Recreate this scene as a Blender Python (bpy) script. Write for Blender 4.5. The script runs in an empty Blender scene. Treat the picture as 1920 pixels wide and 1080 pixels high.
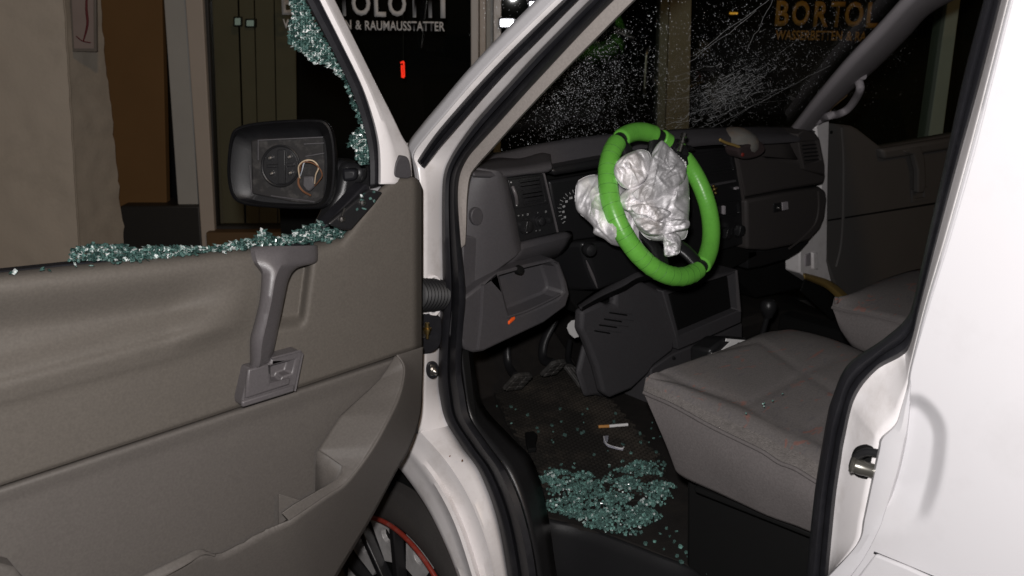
import bpy, bmesh, math, random
from mathutils import Vector, Matrix, noise

random.seed(7)
S = bpy.context.scene
C = S.collection
R = math.radians

# ---------------------------------------------------------------- camera
# world: X = across the van towards its passenger side, Y = towards its nose, Z = up
CAM_H = 1.65
FPX = 1700.0                                  # focal length in pixels of a 1920 wide picture
_dn = Vector((882 - 960, 6000 - 540, FPX)).normalized()
_up = -_dn
_z = Vector((0, 0, 1))
_h = (_z - _up * _up.dot(_z)).normalized()
_r = _h.cross(_up)
if _r.x < 0: _r = -_r
AZ = R(43)
_F = _h * math.cos(AZ) - _r * math.sin(AZ)
_R = _h * math.sin(AZ) + _r * math.cos(AZ)
M = Matrix((_R, _F, _up))                     # camera axes (x right, y down, z ahead) -> world
EYE = Vector((0, 0, CAM_H))
cd = bpy.data.cameras.new('camera')
cam = bpy.data.objects.new('camera', cd); C.objects.link(cam)
B = M @ Matrix(((1, 0, 0), (0, -1, 0), (0, 0, -1)))
cam.matrix_world = Matrix.Translation(EYE) @ B.to_4x4()
cd.sensor_width = 36.0; cd.lens = 36.0 * FPX / 1920.0
cd.clip_start = 0.05; cd.clip_end = 500
cd.dof.use_dof = True; cd.dof.focus_distance = 1.62; cd.dof.aperture_fstop = 9.0
S.camera = cam

# ---------------------------------------------------------------- night sky, faint street light, camera flash
w = bpy.data.worlds.new('World'); S.world = w; w.use_nodes = True
nt = w.node_tree; bg = nt.nodes['Background']
sky = nt.nodes.new('ShaderNodeTexSky'); sky.sky_type = 'NISHITA'; sky.sun_disc = False
sky.sun_elevation = R(25); sky.sun_rotation = R(250)
nt.links.new(sky.outputs[0], bg.inputs[0]); bg.inputs[1].default_value = 0.0006
sl = bpy.data.lights.new('street_light', 'SUN'); sl.energy = 0.17; sl.angle = R(3); sl.color = (1, .62, .28)
so = bpy.data.objects.new('street_light', sl); C.objects.link(so)
so.rotation_euler = Vector((0.22, 0.80, -0.50)).to_track_quat('-Z', 'Y').to_euler()
fl = bpy.data.lights.new('camera_flash', 'POINT'); fl.energy = 106; fl.shadow_soft_size = 0.022; fl.color = (1, .965, .955)
fo = bpy.data.objects.new('camera_flash', fl); C.objects.link(fo)
fo.location = EYE + B @ Vector((-0.03, 0.075, 0.0))
S.view_settings.view_transform = 'Standard'; S.view_settings.look = 'None'
S.view_settings.gamma = 1; S.view_settings.exposure = 0; S.view_settings.use_curve_mapping = False

# ---------------------------------------------------------------- helpers
def ray(u, v): return M @ Vector((u - 960, v - 540, FPX))
def aX(u, v, x): d = ray(u, v); return EYE + d * (x / d.x)
def aY(u, v, y): d = ray(u, v); return EYE + d * (y / d.y)
def aZ(u, v, z): d = ray(u, v); return EYE + d * ((z - CAM_H) / d.z)
def aP(u, v, p0, n):
    d = ray(u, v); return EYE + d * ((p0 - EYE).dot(n) / d.dot(n))
DOOR_P = Vector((1.0, 1.30, 0)); DOOR_N = Vector((-.058, .998, 0))
def D(u, v, o=0.0): return aP(u, v, DOOR_P - DOOR_N * o, DOOR_N)
FAC_N = Vector((.682, .731, 0)); FAC_P = FAC_N * 4.3; FAC_R = Vector((.731, -.682, 0))
def FA(u, v, o=0.0): return aP(u, v, FAC_P - FAC_N * o, FAC_N)
WIN_N = Vector((0, .625, .78)).normalized(); WIN_P = Vector((0, 1.60, 1.27))
def WS(u, v, o=0.0): return aP(u, v, WIN_P - WIN_N * o, WIN_N)
JN = Vector((-.249, -.968, 0)); JP = Vector((1.06, 1.41, 0))
def J(u, v, o=0.0): return aP(u, v, JP + JN * o, JN)
MIR_N = Vector((.72, .69, -.05)).normalized(); MIR_P = Vector((.833, 1.45, 1.4))
def MI(u, v, o=0.0): return aP(u, v, MIR_P - MIR_N * o, MIR_N)
PD_N = Vector((.19, .98, 0)).normalized(); PD_P = Vector((2.8, 1.56, 0))
def PD(u, v, o=0.0): return aP(u, v, PD_P - PD_N * o, PD_N)

def link(name, me, mat=None, parent=None, kind=None):
    o = bpy.data.objects.new(name, me); C.objects.link(o)
    if mat is not None and hasattr(me, 'materials') and not me.materials: me.materials.append(mat)
    if parent: o.parent = parent
    if kind: o['kind'] = kind
    return o
def thing(name, label, cat, group=None, loc=None):
    o = bpy.data.objects.new(name, None); C.objects.link(o); o.empty_display_size = .05
    o['label'] = label; o['category'] = cat
    if group: o['group'] = group
    if loc is not None: o['_base'] = 1; o.location = loc; bpy.context.view_layer.update(); del o['_base']
    return o
def tag(o, label, cat, group=None):
    o['label'] = label; o['category'] = cat
    if group: o['group'] = group
    return o
def adopt(o, p):
    """parent o to p and keep it where it stands"""
    o.parent = p; o.matrix_parent_inverse = Matrix.Translation(p.location).inverted(); return o
def part(name, loc_p=None):
    e = bpy.data.objects.new(name, None); C.objects.link(e); e.empty_display_size = .05
    if loc_p: e.parent = loc_p
    return e
def raw(name, vs, fs, mat, parent=None, smooth=True, sharp=35, bevel=0, seg=2, kind=None, sub=0, recalc=True):
    me = bpy.data.meshes.new(name)
    me.from_pydata([tuple(v) for v in vs], [], fs)
    if recalc:
        bm = bmesh.new(); bm.from_mesh(me); bmesh.ops.recalc_face_normals(bm, faces=bm.faces); bm.to_mesh(me); bm.free()
    if smooth:
        me.polygons.foreach_set('use_smooth', [True] * len(me.polygons))
        if sharp: me.set_sharp_from_angle(angle=R(sharp))
    o = link(name, me, mat, parent, kind)
    if bevel:
        b = o.modifiers.new('bevel', 'BEVEL'); b.width = bevel; b.segments = seg; b.limit_method = 'ANGLE'; b.angle_limit = R(30)
        b.use_clamp_overlap = True
    if sub:
        s = o.modifiers.new('sub', 'SUBSURF'); s.levels = sub; s.render_levels = sub
    return o
def slab(name, pts, dv, mat, parent=None, bevel=0.0, seg=2, kind=None):
    pts = [Vector(p) for p in pts]; n = len(pts); dv = Vector(dv)
    vs = pts + [p + dv for p in pts]
    fs = [list(range(n)), list(range(2 * n - 1, n - 1, -1))]
    for i in range(n):
        j = (i + 1) % n; fs.append([j, i, n + i, n + j])
    return raw(name, vs, fs, mat, parent, smooth=True, sharp=25, bevel=bevel, seg=seg, kind=kind)
def recess(name, outer, hole, dv, depth, mat, parent=None, bevel=0.0, floor_mat=None, fshrink=.96):
    """a slab whose front has a pocket sunk into it"""
    bm = bmesh.new(); dv = Vector(dv); dn = dv.normalized()
    a = [bm.verts.new(p) for p in outer]; b = [bm.verts.new(p) for p in hole]
    ea = [bm.edges.new((a[i], a[(i + 1) % len(a)])) for i in range(len(a))]
    eb = [bm.edges.new((b[i], b[(i + 1) % len(b)])) for i in range(len(b))]
    bmesh.ops.triangle_fill(bm, use_beauty=True, use_dissolve=False, edges=ea + eb)
    a2 = [bm.verts.new(Vector(p) + dv) for p in outer]
    for i in range(len(a)): bm.faces.new((a[i], a[(i + 1) % len(a)], a2[(i + 1) % len(a)], a2[i]))
    c = sum((Vector(p) for p in hole), Vector()) / len(hole)
    b2 = [bm.verts.new(c + (Vector(p) - c) * fshrink + dn * depth) for p in hole]
    for i in range(len(b)): bm.faces.new((b[i], b[(i + 1) % len(b)], b2[(i + 1) % len(b)], b2[i]))
    ff = bm.faces.new(b2)
    bm.faces.new(a2)
    bmesh.ops.recalc_face_normals(bm, faces=bm.faces)
    if floor_mat: ff.material_index = 1
    for f in bm.faces: f.smooth = True
    me = bpy.data.meshes.new(name); bm.to_mesh(me); bm.free(); me.set_sharp_from_angle(angle=R(25))
    me.materials.append(mat)
    if floor_mat: me.materials.append(floor_mat)
    o = link(name, me, None, parent)
    if bevel:
        m = o.modifiers.new('bevel', 'BEVEL'); m.width = bevel; m.segments = 2; m.limit_method = 'ANGLE'; m.angle_limit = R(40)
    return o
def loft(name, rows, mat, parent=None, thick=0.0, off=0.0, sharp=50, kind=None, sub=0):
    n = len(rows[0]); vs = [p for r in rows for p in r]; fs = []
    for i in range(len(rows) - 1):
        for j in range(n - 1):
            fs.append([i * n + j, i * n + j + 1, (i + 1) * n + j + 1, (i + 1) * n + j])
    o = raw(name, vs, fs, mat, parent, sharp=sharp, kind=kind, sub=sub)
    if thick:
        s = o.modifiers.new('solid', 'SOLIDIFY'); s.thickness = thick; s.offset = off
    return o
def cr(pts, n, closed=False):
    """Catmull-Rom through pts, n samples"""
    pts = [Vector(p) for p in pts]; m = len(pts); out = []
    segs = m if closed else m - 1
    for k in range(n):
        t = k / (n if closed else n - 1) * segs; i = min(int(t), segs - 1); f = t - i
        g = lambda q: pts[q % m] if closed else pts[max(0, min(m - 1, q))]
        p0, p1, p2, p3 = g(i - 1), g(i), g(i + 1), g(i + 2)
        out.append(.5 * ((2 * p1) + (p2 - p0) * f + (2 * p0 - 5 * p1 + 4 * p2 - p3) * f * f + (3 * p1 - p0 - 3 * p2 + p3) * f ** 3))
    return out
def lin(pts, n):
    pts = [Vector(p) for p in pts]; out = []
    L = [0]
    for a, b in zip(pts, pts[1:]): L.append(L[-1] + (b - a).length)
    for k in range(n):
        s = L[-1] * k / (n - 1); i = 0
        while i < len(pts) - 2 and L[i + 1] < s: i += 1
        f = (s - L[i]) / max(1e-9, L[i + 1] - L[i]); out.append(pts[i].lerp(pts[i + 1], min(1, f)))
    return out
def tube(name, pts, r, mat, parent=None, n=10, closed=False, flat=1.0, kind=None, caps=True, up=None):
    pts = [Vector(p) for p in pts]; m = len(pts); vs = []; fs = []
    rr = r if isinstance(r, (list, tuple)) else [r] * m
    prev = Vector(up) if up is not None else None
    for i in range(m):
        if closed: t = pts[(i + 1) % m] - pts[i - 1]
        else: t = pts[min(m - 1, i + 1)] - pts[max(0, i - 1)]
        t.normalize()
        if prev is None: prev = t.orthogonal()
        a = (prev - t * prev.dot(t)).normalized(); prev = a; b = t.cross(a)
        for k in range(n):
            an = 2 * math.pi * k / n
            vs.append(pts[i] + a * (math.cos(an) * rr[i]) + b * (math.sin(an) * rr[i] * flat))
    for i in range(m if closed else m - 1):
        for k in range(n):
            a = i * n + k; b = i * n + (k + 1) % n; c = ((i + 1) % m) * n + (k + 1) % n; d = ((i + 1) % m) * n + k
            fs.append([a, b, c, d])
    if not closed and caps:
        fs.append(list(range(n - 1, -1, -1))); fs.append([(m - 1) * n + k for k in range(n)])
    return raw(name, vs, fs, mat, parent, sharp=50, kind=kind)
def lathe(name, c, ax, prof, mat, parent=None, n=24, kind=None):
    """prof: list of (distance along ax, radius)"""
    ax = Vector(ax).normalized(); a = ax.orthogonal().normalized(); b = ax.cross(a); c = Vector(c); vs = []; fs = []
    for (s, r) in prof:
        for k in range(n):
            an = 2 * math.pi * k / n; vs.append(c + ax * s + (a * math.cos(an) + b * math.sin(an)) * max(r, 1e-5))
    for i in range(len(prof) - 1):
        for k in range(n):
            fs.append([i * n + k, i * n + (k + 1) % n, (i + 1) * n + (k + 1) % n, (i + 1) * n + k])
    fs.append(list(range(n))); fs.append([(len(prof) - 1) * n + k for k in range(n)][::-1])
    return raw(name, vs, fs, mat, parent, sharp=35, kind=kind)
def box(name, c, e1, e2, e3, mat, parent=None, bevel=0, kind=None):
    c = Vector(c); e1 = Vector(e1); e2 = Vector(e2); e3 = Vector(e3)
    p = [c - e1 - e2 - e3, c + e1 - e2 - e3, c + e1 + e2 - e3, c - e1 + e2 - e3]
    return slab(name, p, e3 * 2, mat, parent, bevel, kind=kind)
def text(name, body, o, ex, ey, size, mat, parent=None, bold=0.0, wid=1.0, ext=.001, align='LEFT'):
    cu = bpy.data.curves.new(name, 'FONT'); cu.body = body; cu.size = 1; cu.offset = bold; cu.extrude = 0; cu.align_x = align
    cu.resolution_u = 3
    t = bpy.data.objects.new(name, cu); C.objects.link(t); bpy.context.view_layer.update()
    me = bpy.data.meshes.new_from_object(t.evaluated_get(bpy.context.evaluated_depsgraph_get()))
    bpy.data.objects.remove(t); bpy.data.curves.remove(cu)
    ex = Vector(ex).normalized(); ey = Vector(ey).normalized(); o = Vector(o); n = ex.cross(ey)
    for v in me.vertices: v.co = o + ex * (v.co.x * size * wid) + ey * (v.co.y * size)
    me.update(); me.materials.clear()
    ob = link(name, me, mat, parent)
    s = ob.modifiers.new('solid', 'SOLIDIFY'); s.thickness = ext; s.offset = 0
    return ob
def inpoly(x, y, poly):
    r = False; n = len(poly); j = n - 1
    for i in range(n):
        xi, yi = poly[i][0], poly[i][1]; xj, yj = poly[j][0], poly[j][1]
        if (yi > y) != (yj > y) and x < (xj - xi) * (y - yi) / (yj - yi) + xi: r = not r
        j = i
    return r
def sstep(a, b, x):
    t = max(0, min(1, (x - a) / (b - a))); return t * t * (3 - 2 * t)
def interp(pts, x):
    if x <= pts[0][0]: a, b = pts[0], pts[1]
    elif x >= pts[-1][0]: a, b = pts[-2], pts[-1]
    else:
        for a, b in zip(pts, pts[1:]):
            if a[0] <= x <= b[0]: break
    return a[1] + (b[1] - a[1]) * (x - a[0]) / (b[0] - a[0])
def segd(x, y, a, b):
    ax, ay = a; bx, by = b; dx, dy = bx - ax, by - ay
    t = max(0, min(1, ((x - ax) * dx + (y - ay) * dy) / (dx * dx + dy * dy)))
    return math.hypot(x - ax - t * dx, y - ay - t * dy)

# ---------------------------------------------------------------- materials
def mat(name, col, rough=.6, metal=0.0, spec=.4, var=.12, vscale=6.0, bump=0.0, bscale=300.0, dirt=None, dscale=9.0, damt=.4, emit=None, estr=0,
        coat=0.0, trans=0.0, speck=0.0):
    m = bpy.data.materials.new(name); m.use_nodes = True; n = m.node_tree; p = n.nodes['Principled BSDF']; L = n.links.new
    p.inputs['Roughness'].default_value = rough; p.inputs['Metallic'].default_value = metal
    p.inputs['Specular IOR Level'].default_value = spec; p.inputs['Coat Weight'].default_value = coat
    p.inputs['Transmission Weight'].default_value = trans
    tc = n.nodes.new('ShaderNodeTexCoord')
    nz = n.nodes.new('ShaderNodeTexNoise'); nz.inputs['Scale'].default_value = vscale; nz.inputs['Detail'].default_value = 6
    nz.inputs['Roughness'].default_value = .65
    L(tc.outputs['Object'], nz.inputs['Vector'])
    mx = n.nodes.new('ShaderNodeMix'); mx.data_type = 'RGBA'
    c = Vector(col[:3])
    mx.inputs[6].default_value = (*(c * (1 - var)), 1); mx.inputs[7].default_value = (*(c * (1 + var)), 1)
    L(nz.outputs['Fac'], mx.inputs[0]); last = mx.outputs[2]
    if dirt is not None:
        n2 = n.nodes.new('ShaderNodeTexNoise'); n2.inputs['Scale'].default_value = dscale; n2.inputs['Detail'].default_value = 8
        n2.inputs['Roughness'].default_value = .7
        L(tc.outputs['Object'], n2.inputs['Vector'])
        rp = n.nodes.new('ShaderNodeValToRGB'); rp.color_ramp.elements[0].position = .5; rp.color_ramp.elements[1].position = .78
        rp.color_ramp.elements[0].color = (0, 0, 0, 1); rp.color_ramp.elements[1].color = (damt, damt, damt, 1)
        L(n2.outputs['Fac'], rp.inputs[0])
        m2 = n.nodes.new('ShaderNodeMix'); m2.data_type = 'RGBA'; L(rp.outputs[0], m2.inputs[0]); L(last, m2.inputs[6])
        m2.inputs[7].default_value = (*dirt, 1); last = m2.outputs[2]
    L(last, p.inputs['Base Color'])
    if speck:
        n4 = n.nodes.new('ShaderNodeTexNoise'); n4.inputs['Scale'].default_value = 260; n4.inputs['Detail'].default_value = 2
        L(tc.outputs['Object'], n4.inputs['Vector'])
        r4 = n.nodes.new('ShaderNodeValToRGB'); r4.color_ramp.elements[0].position = .30; r4.color_ramp.elements[1].position = .72
        lo = 1 - speck; hi_ = 1 + speck
        r4.color_ramp.elements[0].color = (lo, lo, lo, 1); r4.color_ramp.elements[1].color = (hi_, hi_, hi_, 1); L(n4.outputs['Fac'], r4.inputs[0])
        m4 = n.nodes.new('ShaderNodeMix'); m4.data_type = 'RGBA'; m4.blend_type = 'MULTIPLY'; m4.inputs[0].default_value = 1
        L(last, m4.inputs[6]); L(r4.outputs[0], m4.inputs[7]); L(m4.outputs[2], p.inputs['Base Color'])
    if bump:
        n3 = n.nodes.new('ShaderNodeTexNoise'); n3.inputs['Scale'].default_value = bscale; n3.inputs['Detail'].default_value = 3
        L(tc.outputs['Object'], n3.inputs['Vector'])
        b = n.nodes.new('ShaderNodeBump'); b.inputs['Strength'].default_value = bump; b.inputs['Distance'].default_value = .002
        L(n3.outputs['Fac'], b.inputs['Height']); L(b.outputs[0], p.inputs['Normal'])
    if emit:
        p.inputs['Emission Color'].default_value = (*emit, 1); p.inputs['Emission Strength'].default_value = estr
    return m
def pane_mat(name, tint=(.6, .62, .6), gloss=.9):
    m = bpy.data.materials.new(name); m.use_nodes = True; n = m.node_tree; L = n.links.new
    n.nodes.remove(n.nodes['Principled BSDF']); out = n.nodes['Material Output']
    t = n.nodes.new('ShaderNodeBsdfTransparent'); t.inputs[0].default_value = (*tint, 1)
    g = n.nodes.new('ShaderNodeBsdfGlossy'); g.inputs['Roughness'].default_value = .015; g.inputs[0].default_value = (gloss, gloss, gloss, 1)
    lw = n.nodes.new('ShaderNodeLayerWeight'); lw.inputs[0].default_value = .5
    pw = n.nodes.new('ShaderNodeMath'); pw.operation = 'POWER'; pw.inputs[1].default_value = 5; L(lw.outputs['Facing'], pw.inputs[0])
    f = n.nodes.new('ShaderNodeMath'); f.operation = 'MULTIPLY_ADD'; f.inputs[1].default_value = .9; f.inputs[2].default_value = .035; L(pw.outputs[0], f.inputs[0])
    s = n.nodes.new('ShaderNodeMixShader'); L(f.outputs[0], s.inputs[0]); L(t.outputs[0], s.inputs[1]); L(g.outputs[0], s.inputs[2])
    L(s.outputs[0], out.inputs[0]); return m
def crumb_mat(name, col, dif):
    m = bpy.data.materials.new(name); m.use_nodes = True; n = m.node_tree; L = n.links.new
    p = n.nodes['Principled BSDF']; out = n.nodes['Material Output']
    p.inputs['Base Color'].default_value = (*col, 1); p.inputs['Roughness'].default_value = .10
    p.inputs['Transmission Weight'].default_value = .8; p.inputs['IOR'].default_value = 1.5; p.inputs['Specular IOR Level'].default_value = .9
    d = n.nodes.new('ShaderNodeBsdfDiffuse')
    oi = n.nodes.new('ShaderNodeNewGeometry'); rp = n.nodes.new('ShaderNodeValToRGB')
    e = rp.color_ramp.elements; e[0].color = (*(Vector(dif) * .10), 1); e[1].color = (1, 1, 1, 1)  # white end of the ramp paints sparkle onto a few crumbs
    e[0].position = .1; e[1].position = 1.0
    for ps, kf in ((.5, .45), (.82, 1.2), (.93, 1.9)):
        q = e.new(ps); q.color = (*(Vector(dif) * kf), 1)
    L(oi.outputs['Random Per Island'], rp.inputs[0]); L(rp.outputs[0], d.inputs[0])
    s = n.nodes.new('ShaderNodeMixShader'); s.inputs[0].default_value = .5; L(p.outputs[0], s.inputs[1]); L(d.outputs[0], s.inputs[2])
    L(s.outputs[0], out.inputs[0]); return m

TRIM = mat('taupe_door_trim', (.103, .092, .080), rough=.62, spec=.22, var=.06, vscale=3, bump=.12, bscale=900, dirt=(0.1294, 0.1164, 0.09979), dscale=14, damt=.25, speck=.085)
TRIM2 = mat('taupe_lower_trim', (.104, .094, .086), rough=.55, spec=.3, var=.08, vscale=4, bump=.1, bscale=900, dirt=(0.1234, 0.1139, 0.09967), dscale=6, damt=.35, speck=.085)
GREYP = mat('grey_handle_plastic', (0.0966, 0.08904, 0.0924), rough=.36, spec=.45, var=.05, bump=.15, bscale=1200, speck=.085)
WHITE = mat('toned_down_white_paint', (.545, .535, .55), rough=.24, spec=.45, var=.03, vscale=2, coat=.25, dirt=(.30, .28, .27), dscale=7, damt=.16)  # same paint as the jambs, darkened to offset the flash on near panels
WHITED = mat('grubby_white_paint', (.775, .745, .745), rough=.3, spec=.45, var=.04, vscale=5, dirt=(0.3864, 0.3404, 0.3036), dscale=13, damt=.45)
RUST = mat('rust', (.2, .09, .04), rough=.9)
RUB = mat('black_rubber', (.012, .012, .0145), rough=.45, spec=.32, var=.25, vscale=20, dirt=(.05, .05, .055), dscale=25, damt=.3)
BLK = mat('black_plastic', (.014, .014, .015), rough=.35, spec=.4, var=.15, bump=.15, bscale=700)
BLKM = mat('matt_black', (.006, .006, .006), rough=.8, spec=.15, var=.2)
DASH = mat('charcoal_dash_plastic', (0.06272, 0.05936, 0.06384), rough=.5, spec=.35, var=.07, vscale=5, bump=.22, bscale=900, dirt=(0.0784, 0.07504, 0.07504), dscale=8, damt=.2, speck=.085)
DASHR = mat('charcoal_glove_plastic', (0.04637, 0.04122, 0.03993), rough=.6, spec=.25, var=.08, vscale=5, bump=.2, bscale=900)
DASHD = mat('dark_console_plastic', (0.05667, 0.0541, 0.05796), rough=.6, spec=.25, var=.1, vscale=5, bump=.2, bscale=800, dirt=(0.0644, 0.06054, 0.06054), dscale=7, damt=.3, speck=.085)
LTRIM = mat('light_grey_pillar_trim', (0.288, 0.261, 0.243), rough=.6, spec=.3, var=.05, bump=.3, bscale=800, speck=.085)
PTRIM = mat('grey_pillar_trim', (0.3, 0.2775, 0.2925), rough=.6, spec=.3, var=.05, bump=.3, bscale=800)
CARPET = mat('dark_cab_carpet', (.019, .017, .016), rough=.95, spec=.1, var=.35, vscale=30, bump=.5, bscale=250, dirt=(.035, .03, .025), dscale=10, damt=.5)
MATR = mat('worn_rubber_mat', (.014, .013, .012), rough=.75, spec=.25, var=.3, vscale=14, dirt=(.03, .026, .02), dscale=5, damt=.6)
METAL = mat('scuffed_metal', (.55, .53, .5), rough=.3, metal=1, var=.1)
BRASS = mat('yellow_zinc_bolt', (.5, .36, .14), rough=.35, metal=1, var=.2)
ALLOY = mat('dull_alloy', (.60, .58, .57), rough=.45, metal=.3, var=.15, dirt=(.1, .09, .08), dscale=15, damt=.6)
RED = mat('red_rim_ring', (0.2285, 0.02992, 0.01904), rough=.4, spec=.4, var=.2, vscale=20, dirt=(0.1904, 0.1632, 0.1523), dscale=40, damt=.5)
TYRE = mat('tyre_rubber', (.045, .041, .039), rough=.85, spec=.2, var=.25, vscale=12, bump=.3, bscale=200)
GREEN = mat('green_wheel_wrap', (0.1445, 0.4644, 0.06192), rough=.33, spec=.45, var=.12, vscale=8, dirt=(0.07224, 0.2477, 0.03612), dscale=60, damt=.4, bump=.12, bscale=120)
CLOTHW = mat('white_airbag_nylon', (.95, .93, .945), rough=.95, spec=.04, var=.05, vscale=30, bump=.12, bscale=500)
ORANGE = mat('orange_plastic', (.9, .12, .02), rough=.4)
PAPER = mat('white_paper', (.75, .74, .73), rough=.7, var=.05)
TAN = mat('cork_filter', (.5, .24, .07), rough=.8, var=.3, vscale=200)
CHROME = mat('chrome', (.75, .75, .75), rough=.12, metal=1, var=.05)
PRINT = mat('pale_print', (.45, .45, .45), rough=.6)
PRINTD = mat('faint_print', (.22, .22, .22), rough=.6)
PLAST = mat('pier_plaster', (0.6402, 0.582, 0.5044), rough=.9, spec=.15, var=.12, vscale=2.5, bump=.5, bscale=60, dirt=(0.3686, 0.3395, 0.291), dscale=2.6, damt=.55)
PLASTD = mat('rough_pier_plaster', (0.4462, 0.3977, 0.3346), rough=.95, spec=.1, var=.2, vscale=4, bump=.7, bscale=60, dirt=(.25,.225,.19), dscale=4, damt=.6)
LITWALL = mat('lamp_tinted_recess_wall', (0.1872, 0.108, 0.0468), rough=.9, spec=.1, var=.15, vscale=3)  # orange street-lamp light put into the recess wall colour
STONE = mat('grey_column_stone', (0.44, 0.44, 0.418), rough=.8, var=.12)
ALU = mat('brown_grey_frame_metal', (.52, .46, .40), rough=.5, spec=.4, var=.08)
ALUL = mat('pale_frame_metal', (.62, .58, .54), rough=.45, spec=.4, var=.08)
DFRAME = mat('dark_window_frame', (.03, .029, .028), rough=.5)
BLIND = mat('vertical_blind_cloth', (0.2232, 0.186, 0.1364), rough=.9, var=.15)
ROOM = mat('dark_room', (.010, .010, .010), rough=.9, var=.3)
WOOD = mat('brown_window_ledge', (.14, .085, .04), rough=.7, var=.2)
LETTER = mat('white_window_lettering', (.80, .80, .80), rough=.6, var=.04)
LITLETTER = mat('orange_lit_window_lettering', (.80, .42, .10), rough=.6, var=.25, vscale=40)  # same white letters, with the orange street light put into their colour
REDL = mat('red_glow', (.8, .05, .02), emit=(1, .035, .015), estr=1.2)
WL = mat('reflection_glow', (.9, .9, .95), emit=(.93, .93, 1), estr=6)  # emission stands in for bright light reflected in the shop glass
WL2 = mat('dim_reflection_glow', (.03, .035, .03), emit=(.72, .85, .74), estr=.16)  # emission stands in for faint reflections over the blind
AMB = mat('amber_glow', (.9, .5, .1), emit=(1, .45, .06), estr=.9)
PANE = pane_mat('shop_glass', (.86, .89, .86))
WPANE = pane_mat('windscreen_glass', (.80, .82, .76), .5)
SPANE = pane_mat('side_glass', (.84, .88, .84), .5)
def edge_mat(name, lo, mid, hi):
    m = bpy.data.materials.new(name); m.use_nodes = True; n = m.node_tree; L = n.links.new; p = n.nodes['Principled BSDF']
    p.inputs['Roughness'].default_value = .25; p.inputs['Specular IOR Level'].default_value = .8
    g = n.nodes.new('ShaderNodeNewGeometry'); w_ = n.nodes.new('ShaderNodeTexNoise'); w_.inputs['Scale'].default_value = 420
    L(g.outputs['Position'], w_.inputs['Vector'])
    a = n.nodes.new('ShaderNodeMath'); a.operation = 'ADD'; L(g.outputs['Random Per Island'], a.inputs[0]); L(w_.outputs['Fac'], a.inputs[1])
    h = n.nodes.new('ShaderNodeMath'); h.operation = 'MULTIPLY'; h.inputs[1].default_value = .55; L(a.outputs[0], h.inputs[0])
    r = n.nodes.new('ShaderNodeValToRGB'); e = r.color_ramp.elements; e[0].position = .25; e[0].color = (*lo, 1); e[1].position = .90; e[1].color = (*hi, 1)
    q = e.new(.66); q.color = (*mid, 1)
    L(h.outputs[0], r.inputs[0]); L(r.outputs[0], p.inputs['Base Color']); return m
def cell_mat(name, tint):
    m = bpy.data.materials.new(name); m.use_nodes = True; n = m.node_tree; L = n.links.new; p = n.nodes['Principled BSDF']; out = n.nodes['Material Output']
    p.inputs['Base Color'].default_value = (.02, .05, .046, 1); p.inputs['Roughness'].default_value = .09; p.inputs['Specular IOR Level'].default_value = 1.0
    t = n.nodes.new('ShaderNodeBsdfTransparent'); t.inputs[0].default_value = (*tint, 1)
    s_ = n.nodes.new('ShaderNodeMixShader'); s_.inputs[0].default_value = .55; L(p.outputs[0], s_.inputs[2]); L(t.outputs[0], s_.inputs[1]); L(s_.outputs[0], out.inputs[0]); return m
CEDGE = edge_mat('glass_crack_edges', (.012, .026, .024), (.11, .21, .19), (1, 1, 1))
CCELL = cell_mat('glass_cells', (.55, .80, .74))
CRUMB = crumb_mat('toughened_glass', (.50, .84, .77), (.13, .25, .22))
SPECK = mat('glass_powder', (.68, .70, .73), rough=.35, spec=.8, var=.3, vscale=200)
ASPH = mat('wet_asphalt', (.05, .05, .05), rough=.8, var=.3, vscale=20, bump=.5, bscale=120)
DOORG = mat('grey_far_door_trim', (0.0696, 0.066, 0.0636), rough=.6, spec=.25, var=.08, bump=.2, bscale=800)
LITSILL_CAP = mat('lit_sill_and_cap_trim', (.30, .20, .06), rough=.6, var=.2)
CAPC = mat('camouflage_cap_cloth', (0.132, 0.126, 0.114), rough=.9, var=.5, vscale=22, dirt=(0.21, 0.102, 0.042), dscale=14, damt=.8)
CAPD = mat('dark_cap_brim', (.035, .022, .022), rough=.9, var=.4)
WRAP = mat('clear_wrapper', (.6, .6, .68), rough=.15, spec=.8, trans=.5)

def fabric(name, col, squig=True):
    m = mat(name, col, rough=.95, spec=.1, var=.05, vscale=7, bump=.4, bscale=700, speck=.10)
    n = m.node_tree; L = n.links.new; p = n.nodes['Principled BSDF']
    if squig:
        src = p.inputs['Base Color'].links[0].from_socket
        tc = n.nodes.new('ShaderNodeTexCoord')
        mp = n.nodes.new('ShaderNodeMapping'); mp.inputs['Scale'].default_value = (15, 42, 42); mp.inputs['Rotation'].default_value = (0, 0, .5)
        L(tc.outputs['Object'], mp.inputs[0])
        for sc, thr, c in ((.9, .62, (.27, .085, .055)), (1.3, .60, (.075, .072, .085))):
            z = n.nodes.new('ShaderNodeTexNoise'); z.inputs['Scale'].default_value = sc; z.inputs['Detail'].default_value = 2
            z.inputs['Distortion'].default_value = 1.5
            L(mp.outputs[0], z.inputs['Vector'])
            r = n.nodes.new('ShaderNodeValToRGB'); r.color_ramp.elements[0].position = thr; r.color_ramp.elements[1].position = thr + .06
            r.color_ramp.elements[1].color = ((.4,) * 3 + (1,)) if c[0] > .2 else (.25, .25, .25, 1); r.color_ramp.elements[0].color = (0, 0, 0, 1)
            L(z.outputs['Fac'], r.inputs[0])
            x = n.nodes.new('ShaderNodeMix'); x.data_type = 'RGBA'; L(r.outputs[0], x.inputs[0]); L(src, x.inputs[6])
            x.inputs[7].default_value = (*c, 1); src = x.outputs[2]
        L(src, p.inputs['Base Color'])
    return m
SEAT = fabric('grey_patterned_seat_cloth', (0.1245, 0.1137, 0.1104))
SEATS = fabric('plain_seat_side_cloth', (0.1203, 0.1087, 0.1071), False)

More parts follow.
